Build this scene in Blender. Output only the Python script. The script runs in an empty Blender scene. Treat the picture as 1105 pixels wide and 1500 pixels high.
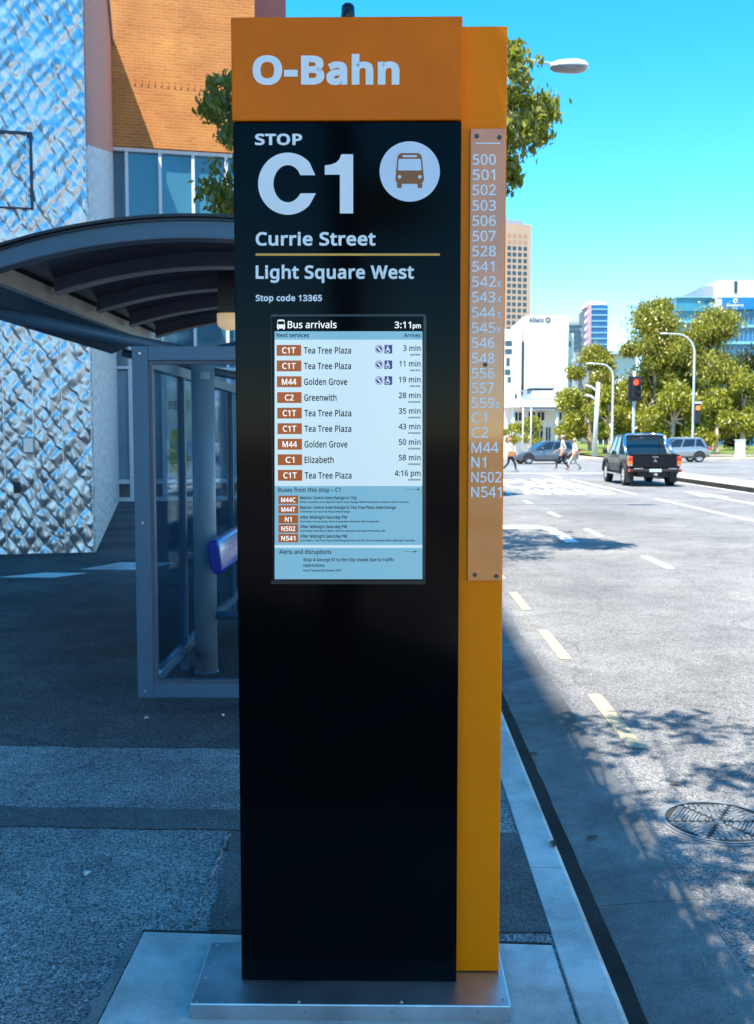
import bpy, bmesh, math, random, os
import numpy as np
from mathutils import Matrix, Vector, Euler
R = math.radians
random.seed(7)
SC = bpy.context.scene
COL = SC.collection

# ------------------------------------------------------------------ camera
FPX, CX, CY, EYE = 1470.0, 552.5, 750.0, 1.5        # focal length and centre in photo pixels, eye height in metres
YAW, PIT = math.atan(19.5 / 1470), math.atan(108 / 1470)
cam_d = bpy.data.cameras.new('camera')
cam = bpy.data.objects.new('camera', cam_d)
COL.objects.link(cam)
cam.location = (0, 0, EYE)
cam.rotation_euler = Euler((R(90) - PIT, 0, YAW), 'XYZ')
cam_d.sensor_fit = 'HORIZONTAL'
cam_d.sensor_width = 36
cam_d.lens = 36 * FPX / 1105
cam_d.clip_start, cam_d.clip_end = 0.05, 6000
cam_d.dof.use_dof = True
cam_d.dof.focus_distance = 2.6
cam_d.dof.aperture_fstop = 13
SC.camera = cam
# ------------------------------------------------------------------ sky and sun
SUN_DIR = Vector((0.28, 0.40, -1.0)).normalized()    # the way the light travels
SUN_EL = math.asin(-SUN_DIR.z)
w = bpy.data.worlds.new('World')
SC.world = w
w.use_nodes = True
nt = w.node_tree
for n in list(nt.nodes): nt.nodes.remove(n)
sky = nt.nodes.new('ShaderNodeTexSky')
sky.sky_type = 'NISHITA'
sky.sun_disc = False
sky.sun_elevation = SUN_EL
sky.sun_rotation = math.atan2(-SUN_DIR.x, -SUN_DIR.y)
sky.air_density, sky.dust_density, sky.ozone_density = 0.85, 0.0, 2.2
hs = nt.nodes.new('ShaderNodeHueSaturation')
hs.inputs['Saturation'].default_value = 1.42
hs.inputs['Hue'].default_value = 0.488
bg = nt.nodes.new('ShaderNodeBackground')
bg.inputs['Strength'].default_value = 0.12
wo = nt.nodes.new('ShaderNodeOutputWorld')
nt.links.new(sky.outputs[0], hs.inputs['Color'])
nt.links.new(hs.outputs[0], bg.inputs['Color'])
nt.links.new(bg.outputs[0], wo.inputs['Surface'])
sd = bpy.data.lights.new('sun', 'SUN')
sd.energy, sd.angle, sd.color = 3.1, R(0.42), (1.0, 0.93, 0.81)
sun = bpy.data.objects.new('sun', sd)
COL.objects.link(sun)
sun.rotation_euler = SUN_DIR.to_track_quat('-Z', 'Y').to_euler()
sun.location = (-10, -15, 40)
SC.view_settings.view_transform = 'Standard'
SC.view_settings.look = 'None'
SC.view_settings.gamma = 1
SC.view_settings.exposure = 1.86
SC.cycles.max_bounces = 7
SC.cycles.transparent_max_bounces = 12
SC.cycles.use_denoising = True
SC.cycles.caustics_reflective = SC.cycles.caustics_refractive = False

# ------------------------------------------------------------------ measuring: points of the real planes the photo shows
_f = Vector((-math.sin(YAW) * math.cos(PIT), math.cos(YAW) * math.cos(PIT), -math.sin(PIT)))
_r = Vector((math.cos(YAW), math.sin(YAW), 0))
_u = _r.cross(_f)
def ray(x, y): return _f + _r * ((x - CX) / FPX) + _u * ((CY - y) / FPX)
def atY(x, y, Y):
    d = ray(x, y); return Vector((0, 0, EYE)) + d * (Y / d.y)
def atZ(x, y, z=0.0):
    d = ray(x, y); return Vector((0, 0, EYE)) + d * ((z - EYE) / d.z)

# ------------------------------------------------------------------ materials
def newmat(name):
    m = bpy.data.materials.new(name); m.use_nodes = True
    n = m.node_tree.nodes; return m, n, m.node_tree.links, n['Principled BSDF']
def pm(name, col, rough=0.5, metal=0.0, spec=0.5, emit=None, es=1.0, coat=0.0, var=0.0, vscale=4.0, bump=0.0, bscale=60.0, detail=4, bdist=0.01):
    """a surface with a little noise in its colour, gloss and relief"""
    m, n, l, b = newmat(name)
    b.inputs['Base Color'].default_value = (*col, 1)
    b.inputs['Roughness'].default_value = rough
    b.inputs['Metallic'].default_value = metal
    b.inputs['Specular IOR Level'].default_value = spec
    b.inputs['Coat Weight'].default_value = coat
    b.inputs['Coat Roughness'].default_value = 0.05
    if emit:
        b.inputs['Emission Color'].default_value = (*emit, 1)
        b.inputs['Emission Strength'].default_value = es
    if var or bump:
        tc = n.new('ShaderNodeTexCoord')
    if var:
        nz = n.new('ShaderNodeTexNoise'); nz.inputs['Scale'].default_value = vscale; nz.inputs['Detail'].default_value = 6
        l.new(tc.outputs['Object'], nz.inputs['Vector'])
        r = n.new('ShaderNodeValToRGB')
        r.color_ramp.elements[0].position, r.color_ramp.elements[1].position = 0.3, 0.7
        r.color_ramp.elements[0].color = (*[c * (1 - var) for c in col], 1)
        r.color_ramp.elements[1].color = (*[min(1, c * (1 + var)) for c in col], 1)
        l.new(nz.outputs['Fac'], r.inputs['Fac']); l.new(r.outputs[0], b.inputs['Base Color'])
        mr = n.new('ShaderNodeMapRange'); mr.inputs['To Min'].default_value = max(0.02, rough * 0.8); mr.inputs['To Max'].default_value = min(1, rough * 1.25)
        l.new(nz.outputs['Fac'], mr.inputs['Value']); l.new(mr.outputs[0], b.inputs['Roughness'])
    if bump:
        nb = n.new('ShaderNodeTexNoise'); nb.inputs['Scale'].default_value = bscale; nb.inputs['Detail'].default_value = detail
        l.new(tc.outputs['Object'], nb.inputs['Vector'])
        bp = n.new('ShaderNodeBump'); bp.inputs['Strength'].default_value = bump; bp.inputs['Distance'].default_value = bdist
        l.new(nb.outputs['Fac'], bp.inputs['Height']); l.new(bp.outputs[0], b.inputs['Normal'])
    return m
def ground_mat(name, base, spread, fine=260.0, coarse=0.6, grit=0.5, bump=0.6, rough=0.9, stain=None, stain_scale=0.5, crack=0.0, pale=0.0, spots=0):
    """asphalt / concrete: stones, blotches, optional stains and hairline cracks"""
    m, n, l, b = newmat(name)
    b.inputs['Roughness'].default_value = rough
    b.inputs['Specular IOR Level'].default_value = 0.3
    tc = n.new('ShaderNodeTexCoord')
    def noise(s, d=5, r=0.55):
        t = n.new('ShaderNodeTexNoise'); t.inputs['Scale'].default_value = s; t.inputs['Detail'].default_value = d; t.inputs['Roughness'].default_value = r
        l.new(tc.outputs['Object'], t.inputs['Vector']); return t
    def ramp(src, p0, p1, c0, c1):
        r = n.new('ShaderNodeValToRGB'); r.color_ramp.elements[0].position, r.color_ramp.elements[1].position = p0, p1
        r.color_ramp.elements[0].color, r.color_ramp.elements[1].color = (*c0, 1), (*c1, 1)
        l.new(src, r.inputs['Fac']); return r
    def mix(kind, fac, a, bb):
        x = n.new('ShaderNodeMixRGB'); x.blend_type = kind
        if isinstance(fac, float): x.inputs[0].default_value = fac
        else: l.new(fac, x.inputs[0])
        l.new(a, x.inputs[1])
        if isinstance(bb, tuple): x.inputs[2].default_value = (*bb, 1)
        else: l.new(bb, x.inputs[2])
        return x.outputs[0]
    c0 = tuple(c * (1 - spread) for c in base); c1 = tuple(c * (1 + spread) for c in base)
    big = noise(coarse, 7, 0.6)
    c = ramp(big.outputs['Fac'], 0.3, 0.7, c0, c1).outputs[0]
    mid = noise(coarse * 9, 5)
    c = mix('OVERLAY', 0.5, c, ramp(mid.outputs['Fac'], 0.3, 0.7, (0.35,) * 3, (0.65,) * 3).outputs[0])
    st = n.new('ShaderNodeTexVoronoi'); st.inputs['Scale'].default_value = fine; l.new(tc.outputs['Object'], st.inputs['Vector'])
    g = n.new('ShaderNodeSeparateColor'); l.new(st.outputs['Color'], g.inputs[0])
    stones = ramp(g.outputs[0], 0.0, 1.0, (0.5 - 0.5 * grit,) * 3, (0.5 + 0.42 * grit,) * 3)
    c = mix('OVERLAY', 0.85, c, stones.outputs[0])
    if pale:
        rr = ramp(g.outputs[1], 0.93, 0.97, (0,) * 3, (pale,) * 3)
        c = mix('ADD', 1.0, c, rr.outputs[0])
    if stain:
        sn = noise(stain_scale, 6, 0.65)
        c = mix('MULTIPLY', 1.0, c, ramp(sn.outputs['Fac'], 0.38, 0.56, stain, (1, 1, 1)).outputs[0])
    if spots:       # trodden-in chewing gum and drips
        v2 = n.new('ShaderNodeTexVoronoi'); v2.inputs['Scale'].default_value = 2.6; l.new(tc.outputs['Object'], v2.inputs['Vector'])
        c = mix('MULTIPLY', 1.0, c, ramp(v2.outputs['Distance'], 0.035, 0.05, (0.45, 0.45, 0.46), (1, 1, 1)).outputs[0])
    if crack:
        wv = noise(3.0, 4)
        ad = n.new('ShaderNodeMixRGB'); ad.blend_type = 'ADD'; ad.inputs[0].default_value = 0.35
        l.new(tc.outputs['Object'], ad.inputs[1]); l.new(wv.outputs['Color'], ad.inputs[2])
        vc = n.new('ShaderNodeTexVoronoi'); vc.feature = 'DISTANCE_TO_EDGE'; vc.inputs['Scale'].default_value = 0.55
        l.new(ad.outputs[0], vc.inputs['Vector'])
        c = mix('MULTIPLY', crack, c, ramp(vc.outputs['Distance'], 0.002, 0.008, (0.25,) * 3, (1, 1, 1)).outputs[0])
    l.new(c, b.inputs['Base Color'])
    bp = n.new('ShaderNodeBump'); bp.inputs['Strength'].default_value = bump; bp.inputs['Distance'].default_value = 0.006
    fn = noise(fine * 0.6, 3)
    mx = n.new('ShaderNodeMath'); mx.operation = 'ADD'
    l.new(st.outputs['Distance'], mx.inputs[0]); l.new(fn.outputs['Fac'], mx.inputs[1])
    l.new(mx.outputs[0], bp.inputs['Height']); l.new(bp.outputs[0], b.inputs['Normal'])
    return m
def paint_mat(name, col, wear=0.45, scale=30.0, under=(0.2, 0.2, 0.21)):
    """road paint worn through to the asphalt in flecks"""
    m, n, l, b = newmat(name)
    b.inputs['Roughness'].default_value = 0.75
    tc = n.new('ShaderNodeTexCoord')
    a = n.new('ShaderNodeTexNoise'); a.inputs['Scale'].default_value = scale; a.inputs['Detail'].default_value = 8; a.inputs['Roughness'].default_value = 0.7
    l.new(tc.outputs['Object'], a.inputs['Vector'])
    r = n.new('ShaderNodeValToRGB'); r.color_ramp.elements[0].position, r.color_ramp.elements[1].position = wear - 0.06, wear
    r.color_ramp.elements[0].color, r.color_ramp.elements[1].color = (*under, 1), (*col, 1)
    l.new(a.outputs['Fac'], r.inputs['Fac']); l.new(r.outputs[0], b.inputs['Base Color'])
    return m
def leaf_mat(name, dark, light, trans, tw=0.35):
    m = bpy.data.materials.new(name); m.use_nodes = True
    n, l = m.node_tree.nodes, m.node_tree.links
    n.remove(n['Principled BSDF']); out = n['Material Output']
    g = n.new('ShaderNodeNewGeometry')
    r = n.new('ShaderNodeValToRGB'); r.color_ramp.elements[0].color, r.color_ramp.elements[1].color = (*dark, 1), (*light, 1)
    l.new(g.outputs['Random Per Island'], r.inputs['Fac'])
    d = n.new('ShaderNodeBsdfDiffuse'); t = n.new('ShaderNodeBsdfTranslucent'); s = n.new('ShaderNodeBsdfGlossy')
    s.inputs['Roughness'].default_value = 0.4; s.inputs['Color'].default_value = (1, 1, 1, 1)
    t.inputs['Color'].default_value = (*trans, 1)
    l.new(r.outputs[0], d.inputs['Color'])
    m1, m2 = n.new('ShaderNodeMixShader'), n.new('ShaderNodeMixShader')
    m1.inputs[0].default_value, m2.inputs[0].default_value = tw, 0.05
    l.new(d.outputs[0], m1.inputs[1]); l.new(t.outputs[0], m1.inputs[2])
    l.new(m1.outputs[0], m2.inputs[1]); l.new(s.outputs[0], m2.inputs[2])
    l.new(m2.outputs[0], out.inputs['Surface'])
    return m
def glass_mat(name, tint=(0.8, 0.9, 0.95), refl=0.12):
    """thin clear sheet: see-through with a fresnel reflection"""
    m = bpy.data.materials.new(name); m.use_nodes = True
    n, l = m.node_tree.nodes, m.node_tree.links
    n.remove(n['Principled BSDF']); out = n['Material Output']
    t = n.new('ShaderNodeBsdfTransparent'); t.inputs['Color'].default_value = (*tint, 1)
    s = n.new('ShaderNodeBsdfGlossy'); s.inputs['Roughness'].default_value = 0.02; s.inputs['Color'].default_value = (0.6, 0.65, 0.7, 1)
    lw = n.new('ShaderNodeLayerWeight'); lw.inputs['Blend'].default_value = refl
    mx = n.new('ShaderNodeMixShader'); k = n.new('ShaderNodeMath'); k.operation = 'MULTIPLY'; k.inputs[1].default_value = 0.45
    l.new(lw.outputs['Fresnel'], k.inputs[0]); l.new(k.outputs[0], mx.inputs[0]); l.new(t.outputs[0], mx.inputs[1]); l.new(s.outputs[0], mx.inputs[2])
    l.new(mx.outputs[0], out.inputs['Surface'])
    return m
def brick_mat(name, c1, c2, mortar, bw=0.24, bh=0.086):
    m, n, l, b = newmat(name)
    b.inputs['Roughness'].default_value = 0.85
    tc = n.new('ShaderNodeTexCoord'); sp = n.new('ShaderNodeSeparateXYZ'); cb = n.new('ShaderNodeCombineXYZ')
    l.new(tc.outputs['Object'], sp.inputs[0]); l.new(sp.outputs['X'], cb.inputs['X']); l.new(sp.outputs['Z'], cb.inputs['Y'])
    br = n.new('ShaderNodeTexBrick'); br.inputs['Scale'].default_value = 1
    br.inputs['Color1'].default_value, br.inputs['Color2'].default_value, br.inputs['Mortar'].default_value = (*c1, 1), (*c2, 1), (*mortar, 1)
    br.inputs['Brick Width'].default_value, br.inputs['Row Height'].default_value, br.inputs['Mortar Size'].default_value = bw, bh, 0.012
    l.new(cb.outputs[0], br.inputs['Vector'])
    nz = n.new('ShaderNodeTexNoise'); nz.inputs['Scale'].default_value = 1.2; nz.inputs['Detail'].default_value = 8; l.new(tc.outputs['Object'], nz.inputs['Vector'])
    mx = n.new('ShaderNodeMixRGB'); mx.blend_type = 'OVERLAY'; mx.inputs[0].default_value = 0.5
    l.new(br.outputs['Color'], mx.inputs[1]); l.new(nz.outputs['Fac'], mx.inputs[2]); l.new(mx.outputs[0], b.inputs['Base Color'])
    bp = n.new('ShaderNodeBump'); bp.inputs['Strength'].default_value = 0.8; bp.inputs['Distance'].default_value = 0.01; bp.invert = True
    l.new(br.outputs['Fac'], bp.inputs['Height']); l.new(bp.outputs[0], b.inputs['Normal'])
    return m

M = {}
M['asphalt_path'] = ground_mat('footpath asphalt', (0.29, 0.288, 0.285), 0.45, fine=175, coarse=0.8, grit=0.95, bump=1.0, pale=0.28, spots=1, crack=0.45, stain=(0.74, 0.74, 0.76), stain_scale=0.45)
M['asphalt_patch'] = ground_mat('patch asphalt', (0.115, 0.117, 0.12), 0.3, fine=190, coarse=1.5, grit=0.6, bump=0.8, pale=0.05)
M['asphalt_road'] = ground_mat('road asphalt', (0.25, 0.245, 0.238), 0.22, fine=130, coarse=0.35, grit=0.7, bump=0.7, pale=0.12, stain=(0.8, 0.8, 0.82), stain_scale=0.3, crack=0.4)
M['concrete'] = ground_mat('kerb concrete', (0.62, 0.615, 0.60), 0.2, fine=400, coarse=1.6, grit=0.25, bump=0.4, stain=(0.72, 0.72, 0.72), stain_scale=1.6)
M['gutter'] = ground_mat('gutter concrete', (0.25, 0.245, 0.235), 0.25, fine=300, coarse=1.3, grit=0.35, bump=0.6, stain=(0.6, 0.6, 0.6), stain_scale=1.1)
M['grime_and_shade'] = ground_mat('gutter dirt and shade', (0.028, 0.027, 0.026), 0.5, fine=260, coarse=3.0, grit=0.5, bump=0.8)
M['median'] = ground_mat('median concrete', (0.5, 0.42, 0.33), 0.15, fine=80, coarse=0.6, grit=0.3, bump=0.3)
M['soil'] = ground_mat('bare ground', (0.25, 0.22, 0.17), 0.3, fine=20, coarse=0.05, grit=0.4, bump=0.3)
M['grass'] = ground_mat('lawn', (0.16, 0.2, 0.035), 0.35, fine=30, coarse=0.12, grit=0.6, bump=0.9)
M['white_paint'] = paint_mat('white road paint', (0.8, 0.8, 0.78), 0.40)
M['yellow_paint'] = paint_mat('yellow road paint', (0.55, 0.44, 0.25), 0.5, 26.0, under=(0.27, 0.26, 0.25))
M['orange'] = pm('orange enamel', (0.94, 0.235, 0.0), 0.42, coat=0.0, spec=0.12, var=0.06, vscale=2.5, bump=0.03, bscale=350)
M['orange_cap'] = pm('orange header enamel', (0.86, 0.17, 0.0), 0.36, coat=0.0, spec=0.14, var=0.08, vscale=5, bump=0.02, bscale=300)
M['black_gloss'] = pm('black gloss panel', (0.0012, 0.0012, 0.0016), 0.1, spec=0.09, var=0.3, vscale=5)
M['bezel'] = pm('screen bezel', (0.006, 0.008, 0.014), 0.25)
M['white_vinyl'] = pm('white vinyl lettering', (0.93, 0.93, 0.92), 0.45, var=0.03)
M['line_vinyl'] = pm('amber vinyl line', (0.85, 0.42, 0.05), 0.45, var=0.05)
M['disc'] = pm('pale blue disc', (0.74, 0.80, 0.90), 0.4, var=0.04, vscale=12)
M['disc_bus'] = pm('brown bus vinyl', (0.33, 0.1, 0.015), 0.4, var=0.05)
M['steel'] = pm('brushed steel', (0.52, 0.53, 0.55), 0.36, metal=0.9, var=0.22, vscale=7, bump=0.05, bscale=220)
M['bolt'] = pm('bolt steel', (0.5, 0.5, 0.5), 0.3, metal=1, var=0.2, vscale=40)
M['rust'] = pm('weathered screw', (0.12, 0.09, 0.07), 0.5, metal=0.7, var=0.4, vscale=80)
M['sensor'] = pm('black plastic', (0.01, 0.012, 0.02), 0.25, var=0.2)
E_ = 0.30
M['s_head'] = pm('screen black', (0.001, 0.002, 0.004), 0.1, spec=0.08)
M['s_list'] = pm('screen list field', (0.02,) * 3, 0.15, emit=(0.58, 0.82, 0.98), es=E_ * 0.85, spec=0.3)
M['s_sect'] = pm('screen blue field', (0.02,) * 3, 0.15, emit=(0.20, 0.50, 0.72), es=E_ * 0.82, spec=0.3)
M['s_badge'] = pm('screen badge', (0.02,) * 3, 0.2, emit=(0.36, 0.095, 0.004), es=E_ * 0.85, spec=0.2)
M['s_text'] = pm('screen dark text', (0.002, 0.004, 0.012), 0.3, spec=0.1)
M['s_navy'] = pm('screen navy icon', (0.008, 0.012, 0.06), 0.3, emit=(0.01, 0.02, 0.12), es=0.5)
M['s_white'] = pm('screen white text', (0.1,) * 3, 0.3, emit=(0.9, 0.95, 1.0), es=E_ * 1.0)
M['shelter'] = pm('blue grey powder coat', (0.065, 0.145, 0.225), 0.38, var=0.1, vscale=3, bump=0.03, bscale=200)
M['column'] = pm('grey blue column paint', (0.24, 0.32, 0.38), 0.36, var=0.1, vscale=4)
M['rib'] = pm('dark roof rib', (0.075, 0.095, 0.14), 0.4, var=0.15)
M['purlin'] = pm('grey purlin', (0.30, 0.30, 0.31), 0.4, var=0.15)
M['roof_sheet'] = pm('smoked roof sheet', (0.03, 0.032, 0.05), 0.22, spec=0.4, var=0.15)
M['black_trim'] = pm('black edge trim', (0.01, 0.012, 0.018), 0.4, var=0.1)
M['bench_blue'] = pm('cobalt plastic', (0.012, 0.022, 0.33), 0.22, coat=0.4, var=0.08)
M['lamp_cream'] = pm('cream lamp bowl', (0.75, 0.62, 0.42), 0.35, emit=(1.0, 0.7, 0.4), es=0.12)
M['glass'] = glass_mat('clear shelter glass', (0.80, 0.89, 0.93), 0.10)
M['sticker'] = pm('white sticker', (0.8, 0.82, 0.82), 0.5, var=0.05)
M['poster_white'] = pm('poster paper', (0.78, 0.82, 0.8), 0.4, var=0.06, vscale=6)
M['poster_yellow'] = pm('poster yellow', (0.75, 0.55, 0.12), 0.4, var=0.15, vscale=9)
M['poster_grey'] = pm('poster grey', (0.2, 0.27, 0.33), 0.4, var=0.3, vscale=3)
M['tin'] = pm('quilted tin', (0.63, 0.635, 0.65), 0.32, metal=0.95, var=0.12, vscale=2.0)
M['tin_side'] = pm('hammered tin', (0.74, 0.74, 0.76), 0.14, metal=0.95, var=0.18, vscale=14, bump=0.35, bscale=9, detail=8, bdist=0.04)
M['seam'] = pm('dark seam', (0.05, 0.07, 0.1), 0.5, metal=0.5, var=0.2)
M['box_grey'] = pm('grey metal box', (0.3, 0.33, 0.37), 0.4, metal=0.5, var=0.15)
M['brick'] = brick_mat('orange brick', (0.62, 0.22, 0.045), (0.54, 0.165, 0.03), (0.55, 0.27, 0.09), 0.23, 0.072)
M['salmon'] = pm('salmon render', (0.45, 0.16, 0.13), 0.8, var=0.1, bump=0.3)
M['shop_glass'] = pm('blue shop glazing', (0.05, 0.17, 0.24), 0.06, spec=0.9, var=0.12, vscale=0.9)
M['shop_panel'] = pm('frosted blue panel', (0.22, 0.36, 0.45), 0.25, var=0.15, vscale=1.2)
M['white_frame'] = pm('white aluminium frame', (0.75, 0.78, 0.78), 0.4, var=0.06)
M['shade_wall'] = pm('shade block wall', (0.58, 0.57, 0.55), 0.8, var=0.15, bump=0.3)
M['bark'] = pm('grey brown bark', (0.12, 0.09, 0.065), 0.9, var=0.35, vscale=8, bump=1.0, bscale=30)
M['gum_bark'] = pm('pale gum bark', (0.45, 0.36, 0.27), 0.8, var=0.3, vscale=2, bump=0.6, bscale=12)
M['leaf_near'] = leaf_mat('plane leaf', (0.05, 0.075, 0.008), (0.25, 0.27, 0.025), (0.42, 0.44, 0.04), 0.42)
M['leaf_gum'] = leaf_mat('olive gum leaf', (0.06, 0.065, 0.008), (0.46, 0.44, 0.04), (0.45, 0.45, 0.04), 0.28)
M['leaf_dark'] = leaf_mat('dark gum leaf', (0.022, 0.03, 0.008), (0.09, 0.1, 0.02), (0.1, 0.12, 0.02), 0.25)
M['leaf_lime'] = leaf_mat('yellow green leaf', (0.09, 0.10, 0.01), (0.48, 0.47, 0.03), (0.48, 0.48, 0.03), 0.3)
M['pole'] = pm('pale grey pole', (0.55, 0.6, 0.6), 0.45, metal=0.2, var=0.1)
M['lamp_head'] = pm('lamp housing', (0.72, 0.73, 0.74), 0.4, var=0.06)
M['lamp_lens'] = pm('lamp lens', (0.3, 0.26, 0.25), 0.25, var=0.2)
M['iron'] = pm('cast iron', (0.25, 0.25, 0.25), 0.45, metal=0.3, var=0.3, vscale=20, bump=0.4, bscale=120)
M['iron_dark'] = pm('dark iron recess', (0.025, 0.025, 0.025), 0.8, var=0.3)
M['signal_black'] = pm('signal housing', (0.012, 0.014, 0.02), 0.45, var=0.2)
M['red_lamp'] = pm('lit red signal', (0.3, 0.01, 0.005), 0.4, emit=(1.0, 0.06, 0.02), es=0.9)
M['orange_lamp'] = pm('lit orange signal', (0.3, 0.05, 0.005), 0.4, emit=(1.0, 0.2, 0.03), es=0.7)
M['dead_lamp'] = pm('unlit signal lens', (0.02, 0.02, 0.03), 0.3)
M['car_black'] = pm('black car paint', (0.010, 0.012, 0.016), 0.35, coat=0.06, spec=0.1, var=0.1)
M['car_grey'] = pm('slate car paint', (0.10, 0.125, 0.16), 0.22, metal=0.4, coat=0.8, var=0.06)
M['car_silver'] = pm('silver car paint', (0.32, 0.32, 0.34), 0.28, metal=0.6, coat=0.7, var=0.06)
M['car_glass'] = pm('dark car glass', (0.012, 0.02, 0.028), 0.05, spec=0.8)
M['tyre'] = pm('tyre rubber', (0.015, 0.015, 0.016), 0.8, var=0.2)
M['alloy'] = pm('alloy wheel', (0.62, 0.62, 0.63), 0.3, metal=0.7, var=0.1)
M['chrome'] = pm('polished bar', (0.75, 0.78, 0.8), 0.14, metal=1, var=0.05)
M['tail_red'] = pm('red tail lens', (0.5, 0.02, 0.012), 0.2, coat=0.5)
M['tail_amber'] = pm('amber lens', (0.7, 0.16, 0.02), 0.2, coat=0.5)
M['plate'] = pm('pale green number plate', (0.5, 0.68, 0.6), 0.5)
M['black_plastic'] = pm('black car plastic', (0.02, 0.02, 0.022), 0.6, var=0.1)
M['skin'] = pm('skin', (0.45, 0.25, 0.17), 0.6, var=0.06)
M['hair_fair'] = pm('fair hair', (0.42, 0.22, 0.07), 0.6, var=0.2)
M['hair_grey'] = pm('grey hair', (0.35, 0.3, 0.26), 0.7, var=0.2)
M['cloth_white'] = pm('white cloth', (0.7, 0.71, 0.68), 0.9, var=0.08, vscale=12)
M['cloth_beige'] = pm('beige cloth', (0.55, 0.5, 0.42), 0.9, var=0.08, vscale=12)
M['cloth_black'] = pm('black cloth', (0.012, 0.014, 0.02), 0.9, var=0.2)
M['bag_tan'] = pm('tan leather', (0.4, 0.18, 0.06), 0.6, var=0.1)
M['precast'] = pm('pinkish precast', (0.45, 0.31, 0.22), 0.85, var=0.05, vscale=0.1)
M['precast_blank'] = pm('blank pink infill', (0.38, 0.22, 0.14), 0.85, var=0.05)
M['tower_window'] = pm('tower window glass', (0.03, 0.06, 0.07), 0.12, spec=0.6)
M['white_wall'] = pm('white painted wall', (0.66, 0.66, 0.64), 0.8, var=0.05, vscale=0.2)
M['white_trim'] = pm('white trim', (0.76, 0.77, 0.77), 0.7, var=0.04)
M['grey_wall'] = pm('grey wall', (0.28, 0.31, 0.35), 0.7, var=0.08, vscale=0.3)
M['dark_band'] = pm('dark glazing band', (0.02, 0.045, 0.06), 0.1, spec=0.7)
M['grey_roof'] = pm('grey metal roof', (0.42, 0.44, 0.5), 0.5, metal=0.2, var=0.08)
M['blue_glass'] = pm('blue curtain wall', (0.008, 0.09, 0.24), 0.08, spec=0.8, var=0.25, vscale=0.35)
M['cyan_glass'] = pm('cyan glass', (0.03, 0.2, 0.3), 0.12, spec=0.7, var=0.15, vscale=0.3)
M['cyan_trim'] = pm('pale cyan spandrel', (0.2, 0.42, 0.5), 0.4, var=0.08)
M['sign_blue'] = pm('bright blue sign', (0.008, 0.17, 0.46), 0.5, var=0.04)
M['navy_letter'] = pm('navy sign letters', (0.01, 0.02, 0.07), 0.5)
M['pink_edge'] = pm('pink tower edge', (0.5, 0.3, 0.34), 0.7, var=0.05)
M['litter'] = pm('pale litter', (0.7, 0.68, 0.62), 0.8)

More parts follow.
